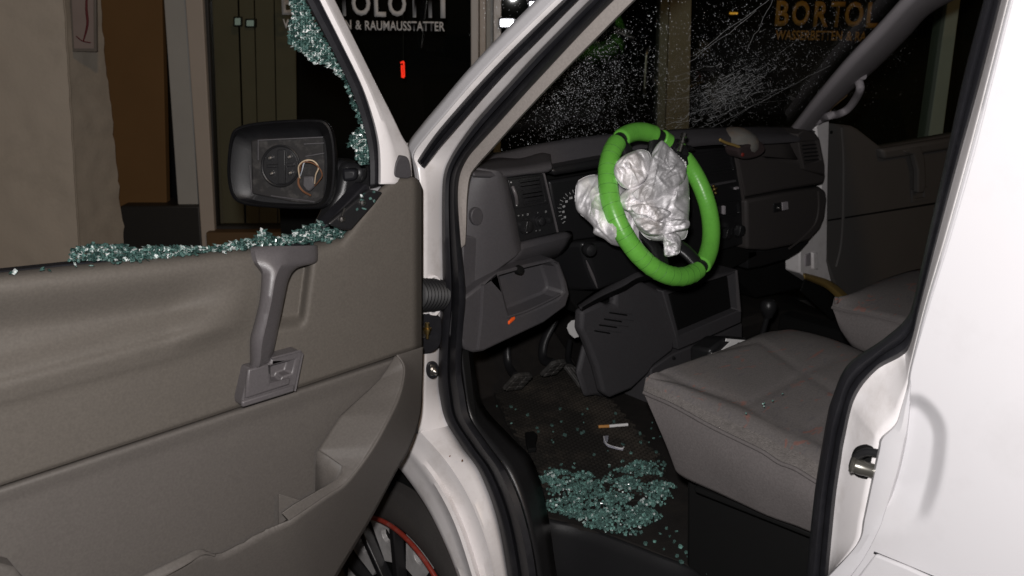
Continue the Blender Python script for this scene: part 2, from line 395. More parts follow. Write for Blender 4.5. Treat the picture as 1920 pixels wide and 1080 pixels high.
# ================================================================ the setting
GZ = -0.13
gs = 60
slab('ground', [(-gs, -gs, GZ), (gs, -gs, GZ), (gs, gs, GZ), (-gs, gs, GZ)], (0, 0, -.2), ASPH)['kind'] = 'structure'

# ---------------------------------------------------------------- the shop
shop = thing('shop_building', 'shop front behind the van with rough plaster pier, tall dark windows and white lettering', 'building')
FN = FAC_N
def fslab(name, pts, o, depth, m, parent=shop, bevel=.004):
    return slab(name, [FA(u, v, o) for u, v in pts], FN * depth, m, parent, bevel)
def grid_face(name, q, m, parent, nu, nv, amp, sc, edge=0.0):
    """bilinear quad with noise relief; q = four corners a,b (top) c,d (bottom, under a, b)"""
    a, b, c, d = [Vector(p) for p in q]; rows = []
    n = (b - a).cross(c - a).normalized()
    for j in range(nv + 1):
        t = j / nv; l = a.lerp(c, t); r = b.lerp(d, t); row = []
        for i in range(nu + 1):
            s = i / nu; p = l.lerp(r, s); p = p + n * (noise.noise(p * sc) * amp)
            if i == nu and edge: p = p + (r - l).normalized() * (noise.noise(p * 30) * edge + noise.noise(p * 9) * edge)
            row.append(p)
        rows.append(row)
    return loft(name, rows, m, parent, sharp=0)
pier = part('pier', shop)
fx = lambda a, b, v: a + (b - a) * v / 480.0
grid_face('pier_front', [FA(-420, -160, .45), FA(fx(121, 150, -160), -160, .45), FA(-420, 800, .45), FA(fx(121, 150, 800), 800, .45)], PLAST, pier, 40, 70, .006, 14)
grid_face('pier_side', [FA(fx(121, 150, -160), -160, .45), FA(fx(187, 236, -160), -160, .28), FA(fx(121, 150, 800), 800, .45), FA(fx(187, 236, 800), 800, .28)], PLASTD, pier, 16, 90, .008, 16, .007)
ep = [FA(fx(121, 150, v), v, .453) for v in range(-160, 800, 12)]
tube('corner_bead', [p + Vector((0, 0, 0)) + FAC_R * (noise.noise(p * 25) * .003) for p in ep], .0045, PLASTD, pier, n=6)
sg = thing('wall_poster', 'narrow pale framed poster with a dark red sketched stroke on the pier', 'poster')
slab('poster_frame', [FA(124, -120, .47), FA(178, -120, .47), FA(181, 97, .47), FA(136, 97, .47)], FN * .015, mat('grey_poster_frame', (.2, .18, .16), rough=.4), sg, .002)
slab('poster_sheet', [FA(129, -115, .474), FA(174, -115, .474), FA(176, 91, .474), FA(139, 91, .474)], FN * .003, mat('poster_paper', (.33, .27, .25), rough=.6, var=.15, vscale=9), sg)
DR = mat('dark_red_ink', (.14, .02, .025), rough=.7)
tube('ink_stroke', cr([FA(166, -60, .478), FA(162, 10, .478), FA(164, 45, .478), FA(156, 78, .478)], 14), [.002 + .003 * math.sin(i / 13 * 3.1) for i in range(14)], DR, sg, n=6)
tube('ink_stroke', cr([FA(143, 68, .478), FA(155, 77, .478), FA(170, 80, .478)], 10), .0022, DR, sg, n=6)
fslab('recess_wall', [(180, -160), (300, -160), (322, 800), (210, 800)], .02, .05, LITWALL)
fslab('stone_column', [(296, -160), (341, -160), (371, 380), (373, 392), (336, 392), (333, 380)], .06, .12, STONE)
fslab('plinth', [(225, 386), (374, 386), (402, 800), (240, 800)], .10, .2, DFRAME, bevel=.008)
fslab('window_jamb', [(336, -160), (371, -160), (404, 470), (386, 800), (379, 470)], .10, .15, ALU)
# window bay one
wi = part('shop_window', shop)
fslab('window_frame', [(366, -160), (384, -160), (407, 427), (404, 432), (398, 432)], .07, .06, DFRAME, wi)
fslab('window_frame', [(398, 424), (880, 422), (880, 434), (398, 436)], .072, .06, DFRAME, wi)
fslab('window_ledge', [(386, 436), (900, 434), (900, 475), (388, 475)], .14, .2, WOOD, wi)
slab('pane', [FA(372, -160, .045), FA(882, -160, .045), FA(882, 430, .045), FA(400, 430, .045)], FN * .008, PANE, wi)
for (a, b, c, d, o) in ((392, 440, 408, 458, -.12), (443, 471, 462, 486, -.08), (474, 510, 487, 520, -.10), (512, 552, 522, 558, -.09)):
    fslab('blind_slat', [(a, -160), (b, -160), (d, 430), (c, 430)], o, .012, BLIND, wi, .002)
# text: laid on the glass
def on_glass(u0, v0, u1, v1, o): return FA(u0, v0, o), (FA(u1, v1, o) - FA(u0, v0, o))
UPZ = Vector((0, 0, 1))
PXM = 4.25 / FPX * math.cos(R(17.3)) * 1.045        # metres per photo pixel on the facade near eye height
def sign(u, v, m, o, par, big, small):
    FRX = FAC_R
    def put(body, x0_, x1_, v0, capx, bold):
        t = text('lettering', body, FA(x0_, v0, o), FRX, UPZ, 1.0, m, par, bold=bold)
        base = FA(x0_, v0, o)
        xs = [q.co.dot(FRX) for q in t.data.vertices]; zs = [q.co.z for q in t.data.vertices]
        x0, x1 = min(xs), max(xs); z0 = min(zs) if body in ('O', '&') else base.z; z1 = max(zs)
        h = (FA(x0_, v0 - capx, o) - base).length; wd = abs((FA(x1_, v0, o) - base).dot(FRX))
        for q in t.data.vertices:
            q.co = base + FRX * ((q.co.dot(FRX) - x0) / (x1 - x0) * wd) + UPZ * ((q.co.z - z0) / (z1 - z0) * h)
    for ch, a, b in big:
        ov = .6 if ch == 'O' else 0
        put(ch, u + a, u + b, v + a * .0205 + ov, 46 + 2 * ov, .028)
    for body, a, b in small: put(body, u + a, u + b, v + 26.8 + a * .0205, 17.5, .02)
BIG = [('B', 1, 26.5), ('O', 32, 65), ('R', 74, 102), ('T', 104.5, 131), ('O', 132, 167), ('L', 174, 196), ('O', 200, 234), ('T', 236.5, 262), ('T', 266, 291.5), ('I', 298, 307)]
SMALL = [('WASSERBETTEN', 3, 131), ('&', 138.5, 150), ('RAUMAUSSTATTER', 156.5, 306)]
sign(528, 26, LETTER, .056, wi, BIG, SMALL)
# dark room behind
room = part('shop_room', shop)
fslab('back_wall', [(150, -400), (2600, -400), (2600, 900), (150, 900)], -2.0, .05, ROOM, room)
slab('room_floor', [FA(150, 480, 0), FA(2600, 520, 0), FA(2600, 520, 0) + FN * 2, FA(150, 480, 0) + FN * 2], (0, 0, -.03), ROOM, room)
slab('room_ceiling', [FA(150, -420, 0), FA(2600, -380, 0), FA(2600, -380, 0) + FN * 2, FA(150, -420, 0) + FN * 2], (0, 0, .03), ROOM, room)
# mullions and door bay
fslab('mullion', [(882, -160), (897, -160), (897, 430), (884, 430)], .09, .12, ALUL)
fslab('mullion', [(899, -160), (911, -160), (910, 430), (899, 430)], .06, .10, ALU)
fslab('mullion', [(911.5, -160), (925, -160), (923, 430), (911.5, 430)], .04, .08, STONE)
fslab('mullion', [(925.5, -160), (940, -160), (938, 430), (924.5, 430)], .07, .10, ALUL)
sd = part('shop_door', shop)
slab('pane', [FA(939, -160, .045), FA(1234, -160, .045), FA(1222, 520, .045), FA(939, 520, .045)], FN * .008, PANE, sd)
hp = [FA(1217, 90, .05), FA(1213, 93, .11), FA(1212, 100, .12), FA(1208, 170, .12), FA(1208, 178, .11), FA(1210, 182, .05)]
tube('door_handle', lin(hp, 24), .007, METAL, sd, n=8)
fslab('door_frame', [(939, 500), (1225, 504), (1225, 540), (939, 536)], .07, .06, DFRAME, sd)
fslab('mullion', [(1243, -160), (1260, -160), (1237, 540), (1222, 540)], .08, .12, STONE)
fslab('mullion', [(1261, -160), (1300, -160), (1286, 540), (1238, 540)], .06, .12, ALU)
w2 = part('shop_window', shop)
slab('pane', [FA(1298, -160, .045), FA(1810, -160, .045), FA(1770, 620, .045), FA(1284, 620, .045)], FN * .008, PANE, w2)
fslab('window_frame', [(1284, 560), (1760, 566), (1760, 582), (1284, 576)], .07, .06, DFRAME, w2)
sign(1451.5, 47, LITLETTER, .056, w2, [(c, a * .985, b * .985) for c, a, b in BIG[:6]], [('WASSERBETTEN', 2, 127), ('&', 134, 146), ('RA', 151, 172)])
fslab('mullion', [(1800, -160), (1822, -160), (1756, 345), (1752, 620), (1715, 620), (1728, 345)], .08, .12, STONE)
w3 = part('shop_window', shop)
slab('pane', [FA(1815, -160, .045), FA(2500, -160, .045), FA(2500, 620, .045), FA(1750, 620, .045)], FN * .008, PANE, w3)
fslab('lower_wall', [(1284, 582), (2500, 610), (2500, 900), (1284, 900)], .04, .1, STONE)
fslab('lower_wall', [(386, 478), (1225, 542), (1225, 900), (400, 900)], .04, .1, STONE)
# reflections built as glowing panels, an amber lamp and a red digit
def glow(name, u0, v0, u1, v1, o, m, label, cat, grp=None):
    t = thing(name, label, cat, grp)
    slab('glow_back', [FA(u0 - 3, v0 - 3, o - .012), FA(u1 + 3, v0 - 3, o - .012), FA(u1 + 3, v1 + 3, o - .012), FA(u0 - 3, v1 + 3, o - .012)], FN * .04, DFRAME, t, .004)
    slab('glow_face', [FA(u0, v0, o), FA(u1, v0, o), FA(u1, v1, o), FA(u0, v1, o)], FN * .01, m, t, .003)
glow('pane_glow', 938, 36, 963, 50, .10, WL, 'bright white reflected light, built as a glowing panel, beside the windscreen pillar, lower of two', 'lamp', 'reflections and an amber lamp glowing at the shop front')
glow('pane_glow', 993, 3, 1010, 17, .10, WL, 'small round white reflected light, built as a glowing panel, higher up beside the windscreen pillar', 'lamp', 'reflections and an amber lamp glowing at the shop front')
glow('pane_glow', 440, 34, 450, 47, -.05, WL2, 'faint greenish reflection, built as a glowing panel, on the left edge of the blind', 'lamp', 'reflections and an amber lamp glowing at the shop front')
glow('pane_glow', 462, 38, 475, 49, -.05, WL2, 'faint greenish reflection, built as a glowing panel, right of its twin on the blind', 'lamp', 'reflections and an amber lamp glowing at the shop front')
glow('pane_glow', 1368, 23, 1384, 27, -.3, AMB, 'small amber lamp glowing behind the cracked windscreen', 'lamp', 'reflections and an amber lamp glowing at the shop front')
ng = thing('neon_digit', 'small red glowing digit one hanging in the dark shop window', 'neon sign')
for pts in (((757, 116), (758, 144)), ((751, 118), (757, 115)), ((753, 122), (754, 144)), ((753, 144), (758, 145))):
    tube('digit_tube', [FA(u, v, -.3) for u, v in pts], .0042, REDL, ng, n=8)
tube('hanging_wire', [FA(756, 112, -.3), FA(756, -200, -.3)], .0015, DFRAME, ng, n=5)

# ================================================================ the van
van = thing('van', 'white van with its driver door swung open, window smashed and airbag blown', 'van')

# ---- body: front pillar and jamb
FRP = part('front_pillar', van)
O_ = [(783, 812), (787, 740), (790, 690), (790, 620), (790, 550), (790, 450), (790, 372), (783, 318), (776, 290), (800, 256), (835, 215), (885, 157), (935, 104), (985, 55), (1042, 0), (1110, -65), (1220, -165)]
S0 = [(848, 808), (825, 740), (823, 690), (826, 620), (831, 550), (830, 450), (830, 372), (833, 328), (844, 298), (867, 261), (900, 218), (950, 163), (1000, 108), (1050, 57), (1107, 0), (1180, -70), (1290, -172)]
S1 = [(905, 820), (872, 740), (865, 690), (868, 620), (872, 550), (863, 450), (858, 372), (862, 328), (878, 294), (900, 268), (935, 230), (985, 174), (1035, 120), (1085, 66), (1150, 0), (1225, -72), (1335, -175)]
NS = 90
def px(l, n=NS): return cr([(a, b, 0) for a, b in l], n)
po, ps0, ps1 = px(O_), px(S0), px(S1)
XO, XF = 1.06, 1.13
rows = []
for k, bulge in ((0, 0), (.03, .002), (.3, .004), (.6, .004), (.9, .002), (1.06, 0)):
    row = []
    for a, b in zip(po, ps0):
        p = a.lerp(b, k); row.append(aX(p.x, p.y, XO + (XF - XO) * k - bulge))
    rows.append(row)
loft('pillar_skin', rows, WHITED, FRP, .003, sharp=0)
# outer wrap of the pillar towards the windscreen
rows = [[aX(a.x, a.y, XO) + Vector((.002, .014, .010)) * k for a in po[34:]] for k in (0, .3, 1, 1.6)]
loft('pillar_outer', rows, WHITE, FRP, .003, sharp=0)
slab('fender_corner', [aY(u, v, 1.72) for u, v in [(752, 276), (766, 268), (784, 272), (790, 300), (760, 306)]], (0, .05, 0), WHITED, FRP, .006)
# drip rail rubber
dr0 = px([(783, 302), (810, 262), (837, 228), (900, 157), (950, 105), (1000, 55), (1058, 0), (1125, -63)], 40)
dr1 = px([(795, 315), (822, 278), (850, 245), (905, 181), (955, 126), (1005, 76), (1080, 0), (1145, -63)], 40)
rows = []
for k, h in ((0, .0), (.06, .010), (.25, .014), (.5, .007), (.7, .014), (.94, .010), (1, 0)):
    rows.append([aX(a.lerp(b, k).x, a.lerp(b, k).y, 1.075 - h) for a, b in zip(dr0, dr1)])
loft('drip_rail', rows, RUB, FRP, .004, sharp=40)
# door seal round the front and sill
def seal(name, e0, e1, x, m, par, prof=((0, 0), (.04, .012), (.18, .02), (.36, .016), (.44, .006), (.52, .015), (.75, .022), (.95, .012), (1, -.004))):
    rows = []
    for k, h in prof:
        rows.append([aX(a.lerp(b, k).x, a.lerp(b, k).y, x - h) for a, b in zip(e0, e1)])
    return loft(name, rows, m, par, .003, sharp=60)
LS0 = [(825, 740), (835, 787), (868, 840), (901, 888), (933, 974), (952, 1080), (962, 1180), (975, 1300)]
LS1 = [(872, 740), (882, 785), (915, 835), (950, 885), (980, 955), (1004, 1060), (1014, 1180), (1030, 1300)]
sealp = part('door_seal', van)
seal('seal_strip', px(LS0[::-1][:-1] + S0[1:], 160), px(LS1[::-1][:-1] + S1[1:], 160), XF - .001, RUB, sealp)
# light trim inside the pillar
T0 = [(861, 468), (861, 420), (857, 372), (861, 328), (877, 295), (899, 269), (934, 231), (984, 175), (1034, 121), (1084, 67), (1149, 0), (1224, -72), (1330, -175)]
T1 = [(872, 458), (874, 420), (876, 372), (882, 330), (897, 308), (922, 280), (970, 226), (1022, 170), (1072, 118), (1122, 68), (1190, 0), (1268, -72), (1375, -175)]
a, b = px(T0, 60), px(T1, 60)
loft('pillar_trim', [[aX(p.lerp(q, k).x, p.lerp(q, k).y, 1.137 + x) for p, q in zip(a, b)] for k, x in ((0, .0), (.1, -.008), (.5, -.006), (.9, .0), (1, .012), (1.0, .06))], LTRIM, FRP, .003, sharp=40)
# wheel arch panel under the hinge pillar
arch = part('wheel_arch', van)
A0 = [(700, 828), (748, 876), (795, 941), (827, 1002), (856, 1072), (880, 1150), (900, 1250)]
A1 = [(716, 798), (766, 844), (811, 901), (852, 978), (884, 1072), (905, 1150), (925, 1250)]
A2 = [(745, 760), (790, 808), (842, 868), (885, 940), (918, 1030), (935, 1130), (948, 1250)]
A3 = [(790, 740), (836, 787), (870, 840), (902, 888), (934, 974), (955, 1080), (976, 1250)]
n = 60
q0, q1, q2, q3 = px(A0, n), px(A1, n), px(A2, n), px(A3, n)
rows = []
for (qa, qb, k, x, xt) in ((q0, q1, 0, 1.075, 1.075), (q0, q1, .02, 1.062, 1.062), (q0, q1, .2, 1.058, 1.058), (q0, q1, .55, 1.062, 1.058), (q0, q1, .85, 1.058, 1.055), (q0, q1, 1, 1.052, 1.052), (q1, q2, .12, 1.056, 1.053), (q1, q2, .3, 1.075, 1.057), (q1, q2, .6, 1.083, 1.06), (q1, q2, .95, 1.083, 1.064), (q2, q3, .05, 1.089, 1.068), (q2, q3, .5, 1.105, 1.095), (q2, q3, 1, 1.128, 1.128)):
    rows.append([aX(a.lerp(b, k).x, a.lerp(b, k).y, xt + (x - xt) * sstep(.18, .55, i / n)) for i, (a, b) in enumerate(zip(qa, qb))])
loft('arch_panel', rows, WHITED, arch, .003, sharp=30)
# inside lip of the wheel arch
rows = [[aX(a.x, a.y, 1.075) + Vector((d, 0, 0)) for a in q0] for d in (0, .05, .25)]
loft('arch_liner', rows, BLKM, arch, .002)
for u, v in ((843, 856), (866, 864), (832, 900), (857, 923)):
    lathe('rust_spot', aX(u, v, 1.081 if u < 850 else 1.079), (-1, -.6, 0), ((-.004, .0015), (.001, .0012)), RUST, arch, n=7)
# boot of the door check, hinge, contact switch on the jamb
ck = part('door_check_boot', van)
pb = aY(772, 553, 1.355); pe = J(822, 553, -.01)
pr = []; L = (pe - pb).length
for i in range(49):
    pr.append((L * i / 48, .029 + .0055 * math.sin(i * math.pi / 3) - (.003 if i > 44 else 0)))
lathe('rubber_bellows', pb, pe - pb, pr, mat('bellows_rubber', (.007, .007, .008), rough=.5, spec=.3), ck, n=28)
tube('boot_rim', [J(810 + 15 * math.cos(t / 20 * 6.28) + 3, 554 + 36 * math.sin(t / 20 * 6.28), .002) for t in range(20)], .004, WHITED, ck, n=6, closed=True)
hg = part('door_hinge', van)
slab('hinge_gasket', cr([J(776, 592, .006), J(800, 590, .006), J(822, 592, .006), J(829, 606, .006), J(828, 640, .006), J(818, 658, .006), J(800, 664, .006), J(776, 662, .006)], 30, True), -JN * .01, RUB, hg, .003)
slab('hinge_leaf', [J(784, 612, .02), J(803, 612, .02), J(806, 622, .02), J(803, 634, .02), J(784, 634, .02)], -JN * .012, METAL, hg, .002)
lathe('hinge_bolt', J(801, 616, .03), (0, 0, 1), ((-.022, .003), (-.012, .0035), (-.011, .006), (-.004, .0065), (-.003, .009), (.001, .009), (.002, .005), (.012, .005)), BRASS, hg, n=10)
sw = part('door_switch', van)
slab('switch_plate', cr([J(803, 682, .005), J(812, 678, .005), J(820, 682, .005), J(824, 694, .005), J(819, 707, .005), J(811, 711, .005), J(803, 706, .005), J(800, 694, .005)], 24, True), -JN * .006, RUB, sw, .002)
lathe('switch_pin', J(812, 694, 0), JN, ((0, .007), (.008, .007), (.0085, .005), (.018, .005), (.02, .003)), METAL, sw, n=14)
slab('pin_frame', [J(807, 684, .008), J(817, 684, .008), J(817, 704, .008), J(807, 704, .008)], -JN * .005, METAL, sw, .001)

# ---- sill, floor, step well
FZ = .58
flo = part('cab_floor', van)
slab('floor_panel', [(1.22, 1.20, FZ), aZ(1030, 972, FZ), aZ(1160, 1010, FZ), aZ(1296, 1064, FZ), (1.45, .55, FZ), (2.72, .55, FZ), (2.72, 2.15, FZ), (1.15, 2.15, FZ), (1.15, 1.5, FZ)], (0, 0, -.03), CARPET, flo, .006)
slab('step_tread', [(1.10, .45, .40), (1.50, .45, .40), (1.50, 1.30, .40), (1.10, 1.42, .40)], (0, 0, -.03), BLK, flo, .004)
rr = [aZ(985, 955, FZ), aZ(1030, 972, FZ), aZ(1090, 985, FZ), aZ(1160, 1010, FZ), aZ(1225, 1035, FZ), aZ(1296, 1064, FZ), aZ(1330, 1100, FZ)]
cc = cr(rr, 40)
loft('step_riser', [[p + Vector((0, 0, -.001)) for p in cc], [p + Vector((-.006, -.004, -.006)) for p in cc], [p + Vector((-.012, -.006, -.03)) for p in cc], [p + Vector((-.02, -.01, -.1)) for p in cc], [p + Vector((-.03, -.012, -.19)) for p in cc]], BLK, flo, .003)
# plastic sill trim beside the floor, from the seal inwards
LI0 = px([(862, 640), (868, 700), (882, 785), (915, 835), (950, 885), (980, 955), (1004, 1060), (1030, 1250)], 40)
LI1 = px([(885, 650), (890, 700), (905, 760), (960, 822), (1000, 868), (1026, 965), (1040, 1060), (1070, 1250)], 40)
loft('sill_trim', [[aX(a.lerp(b, k).x, a.lerp(b, k).y, 1.14 + x) for a, b in zip(LI0, LI1)] for k, x in ((-.05, 0), (.1, .0), (.3, .02), (.6, .05), (1, .09))], BLK, flo, .003, sharp=0)
slab('kick_panel', [(1.16, 1.30, .5), (1.16, 2.12, .5), (1.16, 2.12, 1.2), (1.16, 1.42, 1.2)], (-.02, 0, 0), BLKM, flo)
slab('firewall', [(1.12, 2.05, .45), (2.78, 2.05, .45), (2.78, 1.70, 1.2), (1.12, 1.70, 1.2)], (0, .03, 0), CARPET, flo)
slab('cab_back_wall', [(1.16, .30, .3), (2.72, .30, .3), (2.66, .30, 1.95), (1.24, .30, 1.95)], (0, -.03, 0), BLKM, flo)
slab('toe_board', [(1.16, 1.78, FZ + .002), (1.95, 1.78, FZ + .002), (1.95, 2.05, .80), (1.16, 2.05, .80)], (0, .03, -.02), CARPET, flo, .01)

slab('centre_tunnel', [aY(u, v, 1.58) for u, v in [(1385, 606), (1440, 590), (1500, 585), (1570, 598), (1620, 640), (1620, 720), (1380, 720)]], (0, .25, .05), CARPET, flo, .02)
slab('far_sill', [(2.66, .45, .45), (2.66, 1.52, .45), (2.66, 1.52, .66), (2.66, .45, .66)], (.08, 0, 0), BLKM, flo, .01)
# ---- rubber mat on the floor
rm = thing('floor_mat', 'worn black rubber mat with a lattice pattern on the driver footwell floor', 'floor mat')
mo = [aZ(905, 690, FZ), aZ(1035, 665, FZ), aZ(1140, 745, FZ), aZ(1240, 860, FZ), aZ(1262, 935, FZ), aZ(1030, 962, FZ), aZ(1000, 880, FZ), aZ(950, 800, FZ)]
slab('mat_sheet', [p + Vector((0, 0, .003)) for p in mo], (0, 0, .004), MATR, rm, .001)
poly = [(p.x, p.y) for p in mo]
bm = bmesh.new()
def clip(pa, pb):
    N = 60; ins = [inpoly(pa[0] + (pb[0] - pa[0]) * i / N, pa[1] + (pb[1] - pa[1]) * i / N, poly) for i in range(N + 1)]
    out = []; st = None
    for i, b in enumerate(ins + [False]):
        if b and st is None: st = i
        if not b and st is not None:
            if i - 1 > st: out.append((st / N, (i - 1) / N))
            st = None
    return out
pitch = .0125; hw = .0021
for ang in (R(8), R(98)):
    dx, dy = math.cos(ang), math.sin(ang); nx, ny = -dy, dx
    for i in range(-90, 91):
        cx, cy = 1.5 + nx * i * pitch, 1.45 + ny * i * pitch
        pa = (cx - dx * .8, cy - dy * .8); pb = (cx + dx * .8, cy + dy * .8)
        for t0, t1 in clip(pa, pb):
            A = (pa[0] + (pb[0] - pa[0]) * t0, pa[1] + (pb[1] - pa[1]) * t0); Bq = (pa[0] + (pb[0] - pa[0]) * t1, pa[1] + (pb[1] - pa[1]) * t1)
            zz = FZ + .0068; zt = FZ + .0125 + (.0004 if ang > 1 else 0)
            vs = [bm.verts.new((x, y, z)) for (x, y) in (A, Bq) for s in (-1, 1) for z in (0,) for x, y in ((x + nx * hw * s, y + ny * hw * s),) ]
            b0 = vs
            lo = [bm.verts.new((v.co.x, v.co.y, zz)) for v in b0]; hi = b0
            for v in hi: v.co.z = zt
            bm.faces.new((hi[0], hi[1], hi[3], hi[2]))
            for i0, i1 in ((0, 1), (1, 3), (3, 2), (2, 0)): bm.faces.new((hi[i0], hi[i1], lo[i1], lo[i0]))
bmesh.ops.recalc_face_normals(bm, faces=bm.faces)
me = bpy.data.meshes.new('mat_lattice'); bm.to_mesh(me); bm.free()
link('mat_lattice', me, mat('dusty_mat_lattice', (.020, .018, .016), rough=.7, spec=.2, var=.3, vscale=14, dirt=(.085, .07, .055), dscale=4, damt=.9), rm, 'stuff')

# ---- windscreen
ws = part('windscreen', van)
slab('glass_pane', [WS(770, 305), WS(900, 120), WS(1220, -190), WS(2000, -190), WS(1720, 0), WS(1490, 262), WS(1200, 300)], WIN_N * .006, WPANE, ws)
# powdered glass and rain on the pane
bm = bmesh.new()
def octa(bm, p, r, sq=1.0, nrm=None):
    a = nrm.orthogonal().normalized(); b = nrm.cross(a)
    an = random.random() * 3.1; a, b = a * math.cos(an) + b * math.sin(an), b * math.cos(an) - a * math.sin(an)
    v = [bm.verts.new(p + d) for d in (a * r, b * r, -a * r, -b * r, nrm * r * sq, -nrm * r * sq)]
    for i in range(4):
        bm.faces.new((v[i], v[(i + 1) % 4], v[4])); bm.faces.new((v[(i + 1) % 4], v[i], v[5]))
cnt = 0
random.seed(11)
for _ in range(2600):
    lx = random.gauss(0, 62); ly = random.gauss(0, 17) * (1 + .3 * random.random())
    u = 1362 + lx * math.cos(R(-33)) - ly * math.sin(R(-33)); v = 178 + lx * math.sin(R(-33)) + ly * math.cos(R(-33))
    if noise.noise(Vector((u / 14, v / 9, 8))) < -.12: continue
    octa(bm, WS(u, v, .0015), random.choice((.0003, .0003, .0004, .0006)), .7, WIN_N)
random.seed(3)
while cnt < 8200:
    u = random.uniform(905, 1720); v = random.uniform(-20, 285)
    den = .05 + .95 * math.exp(-((u - 1085) / 95) ** 2 - ((v - 170) / 110) ** 2) + .35 * math.exp(-((u - 1350) / 130) ** 2 - ((v - 140) / 90) ** 2) + .16 * math.exp(-((u - 1540) / 130) ** 2 - ((v - 60) / 90) ** 2)
    den *= .55 + .9 * max(0, noise.noise(Vector((u / 23, v / 23, 3))) + .35)
    if random.random() > den: continue
    r = random.choice((.0004, .0004, .0005, .0006, .0008, .0011)) * random.uniform(.8, 1.2)
    if random.random() < .02: r *= 1.7
    octa(bm, WS(u, v, .0015), r, .7, WIN_N); cnt += 1
bmesh.ops.recalc_face_normals(bm, faces=bm.faces)
me = bpy.data.meshes.new('glass_specks'); bm.to_mesh(me); bm.free(); link('glass_specks', me, SPECK, ws, 'stuff')
# crack web
bm = bmesh.new()
def crack(pts, wd):
    pts = [Vector(p) for p in pts]
    for a, b in zip(pts, pts[1:]):
        d = (b - a)
        if d.length < 1e-6: continue
        s = d.cross(WIN_N).normalized() * wd; up = WIN_N * wd * .6
        v = [bm.verts.new(q) for q in (a - s, a + s, b + s, b - s, a - up, b - up)]
        bm.faces.new((v[0], v[4], v[5], v[3])); bm.faces.new((v[4], v[1], v[2], v[5])); bm.faces.new((v[0], v[3], v[2], v[1]))
ctr = (1362, 178)
ca_, sa_ = math.cos(R(-33)), math.sin(R(-33))
nodes = {}
def cnode(i, j):
    if (i, j) not in nodes:
        lx = (i + random.uniform(-.45, .45)) * 7.5; ly = (j + random.uniform(-.45, .45)) * 4.2
        nodes[i, j] = (ctr[0] + lx * ca_ - ly * sa_, ctr[1] + lx * sa_ + ly * ca_, lx, ly)
    return nodes[i, j]
for i in range(-22, 23):
    for j in range(-16, 17):
        a = cnode(i, j)
        den = math.exp(-(a[2] / 62) ** 2 - (a[3] / 26) ** 2) * 1.1 + .06 * math.exp(-(a[2] / 130) ** 2 - (a[3] / 45) ** 2)
        for di, dj in ((1, 0), (0, 1), (1, 1)):
            if random.random() < den * (1, .7, .35)[(di, dj) == (0, 1) and 1 or (di, dj) == (1, 1) and 2 or 0]:
                c = cnode(i + di, j + dj); crack([WS(a[0], a[1], .002), WS(c[0], c[1], .002)], random.choice((.0003, .0004, .0006, .0009)))
for i in range(26):
    an = R(-33) + random.gauss(0, .22) + (math.pi if random.random() < .5 else 0)
    ln = random.expovariate(1 / 60.0) + 20; x, y = ctr[0] + random.gauss(0, 40) * ca_, ctr[1] + random.gauss(0, 40) * sa_; pts = []; a = an
    for k in range(9):
        pts.append(WS(x, y, .002)); a += random.gauss(0, .08); x += math.cos(a) * ln / 8; y += math.sin(a) * ln / 8
    crack(pts, random.choice((.0002, .0003, .0004)))
for (a, b) in (((1290, 118), (1420, 20)), ((1300, 104), (1450, -6)), ((1330, 240), (1560, 120)), ((1325, 225), (1490, 158)), ((1400, 95), (1450, 0)), ((1250, 235), (1330, 200))):
    crack([WS(a[0] + (b[0] - a[0]) * k / 10 + random.gauss(0, 1.2), a[1] + (b[1] - a[1]) * k / 10 + random.gauss(0, 1.2), .002) for k in range(11)], .0005)
bmesh.ops.recalc_face_normals(bm, faces=bm.faces)
me = bpy.data.meshes.new('crack_web'); bm.to_mesh(me); bm.free()
CRK = mat('crack_faces', (.42, .43, .43), rough=.5, spec=.5, var=.5, vscale=60)
link('crack_web', me, CRK, ws, 'stuff')
# far pillar, roof
fp = part('far_pillar', van)
p0 = px([(1425, 300), (1480, 242), (1530, 178), (1585, 112), (1643, 50), (1695, -8), (1760, -80), (1850, -170)], 50)
p1 = px([(1500, 330), (1545, 222), (1590, 175), (1643, 128), (1704, 67), (1748, 22), (1840, -30), (1960, -120)], 50)
rows = []
for k, h in ((0, -.02), (.02, .0), (.15, .018), (.4, .026), (.7, .026), (.92, .016), (1.0, 0), (1.0, -.05)):
    rows.append([WS(a.lerp(b, k).x, a.lerp(b, k).y, .012 + h) for a, b in zip(p0, p1)])
loft('far_pillar_trim', rows, PTRIM, fp, .003, sharp=0)
gp = [(1618, 142), (1610, 150), (1613, 165), (1606, 183), (1590, 204), (1572, 214), (1555, 217), (1543, 222), (1532, 228)]
gh = cr([WS(u, v, .055 if 2 <= i <= 6 else .03) for i, (u, v) in enumerate(gp)], 40)
tube('grab_handle', gh, .0125, PTRIM, fp, n=10)
rf = part('roof', van)
slab('roof_panel', [(1.20, -1.0, 1.98), (2.66, -1.0, 1.98), (2.62, .75, 1.98), (1.20, .75, 1.98)], (0, 0, .05), WHITE, rf, .02)
slab('roof_front', [(1.20, .75, 1.985), (2.62, .75, 1.985), (2.60, .95, 1.80), (1.20, .95, 1.80)], (0, .02, .03), WHITE, rf, .01)

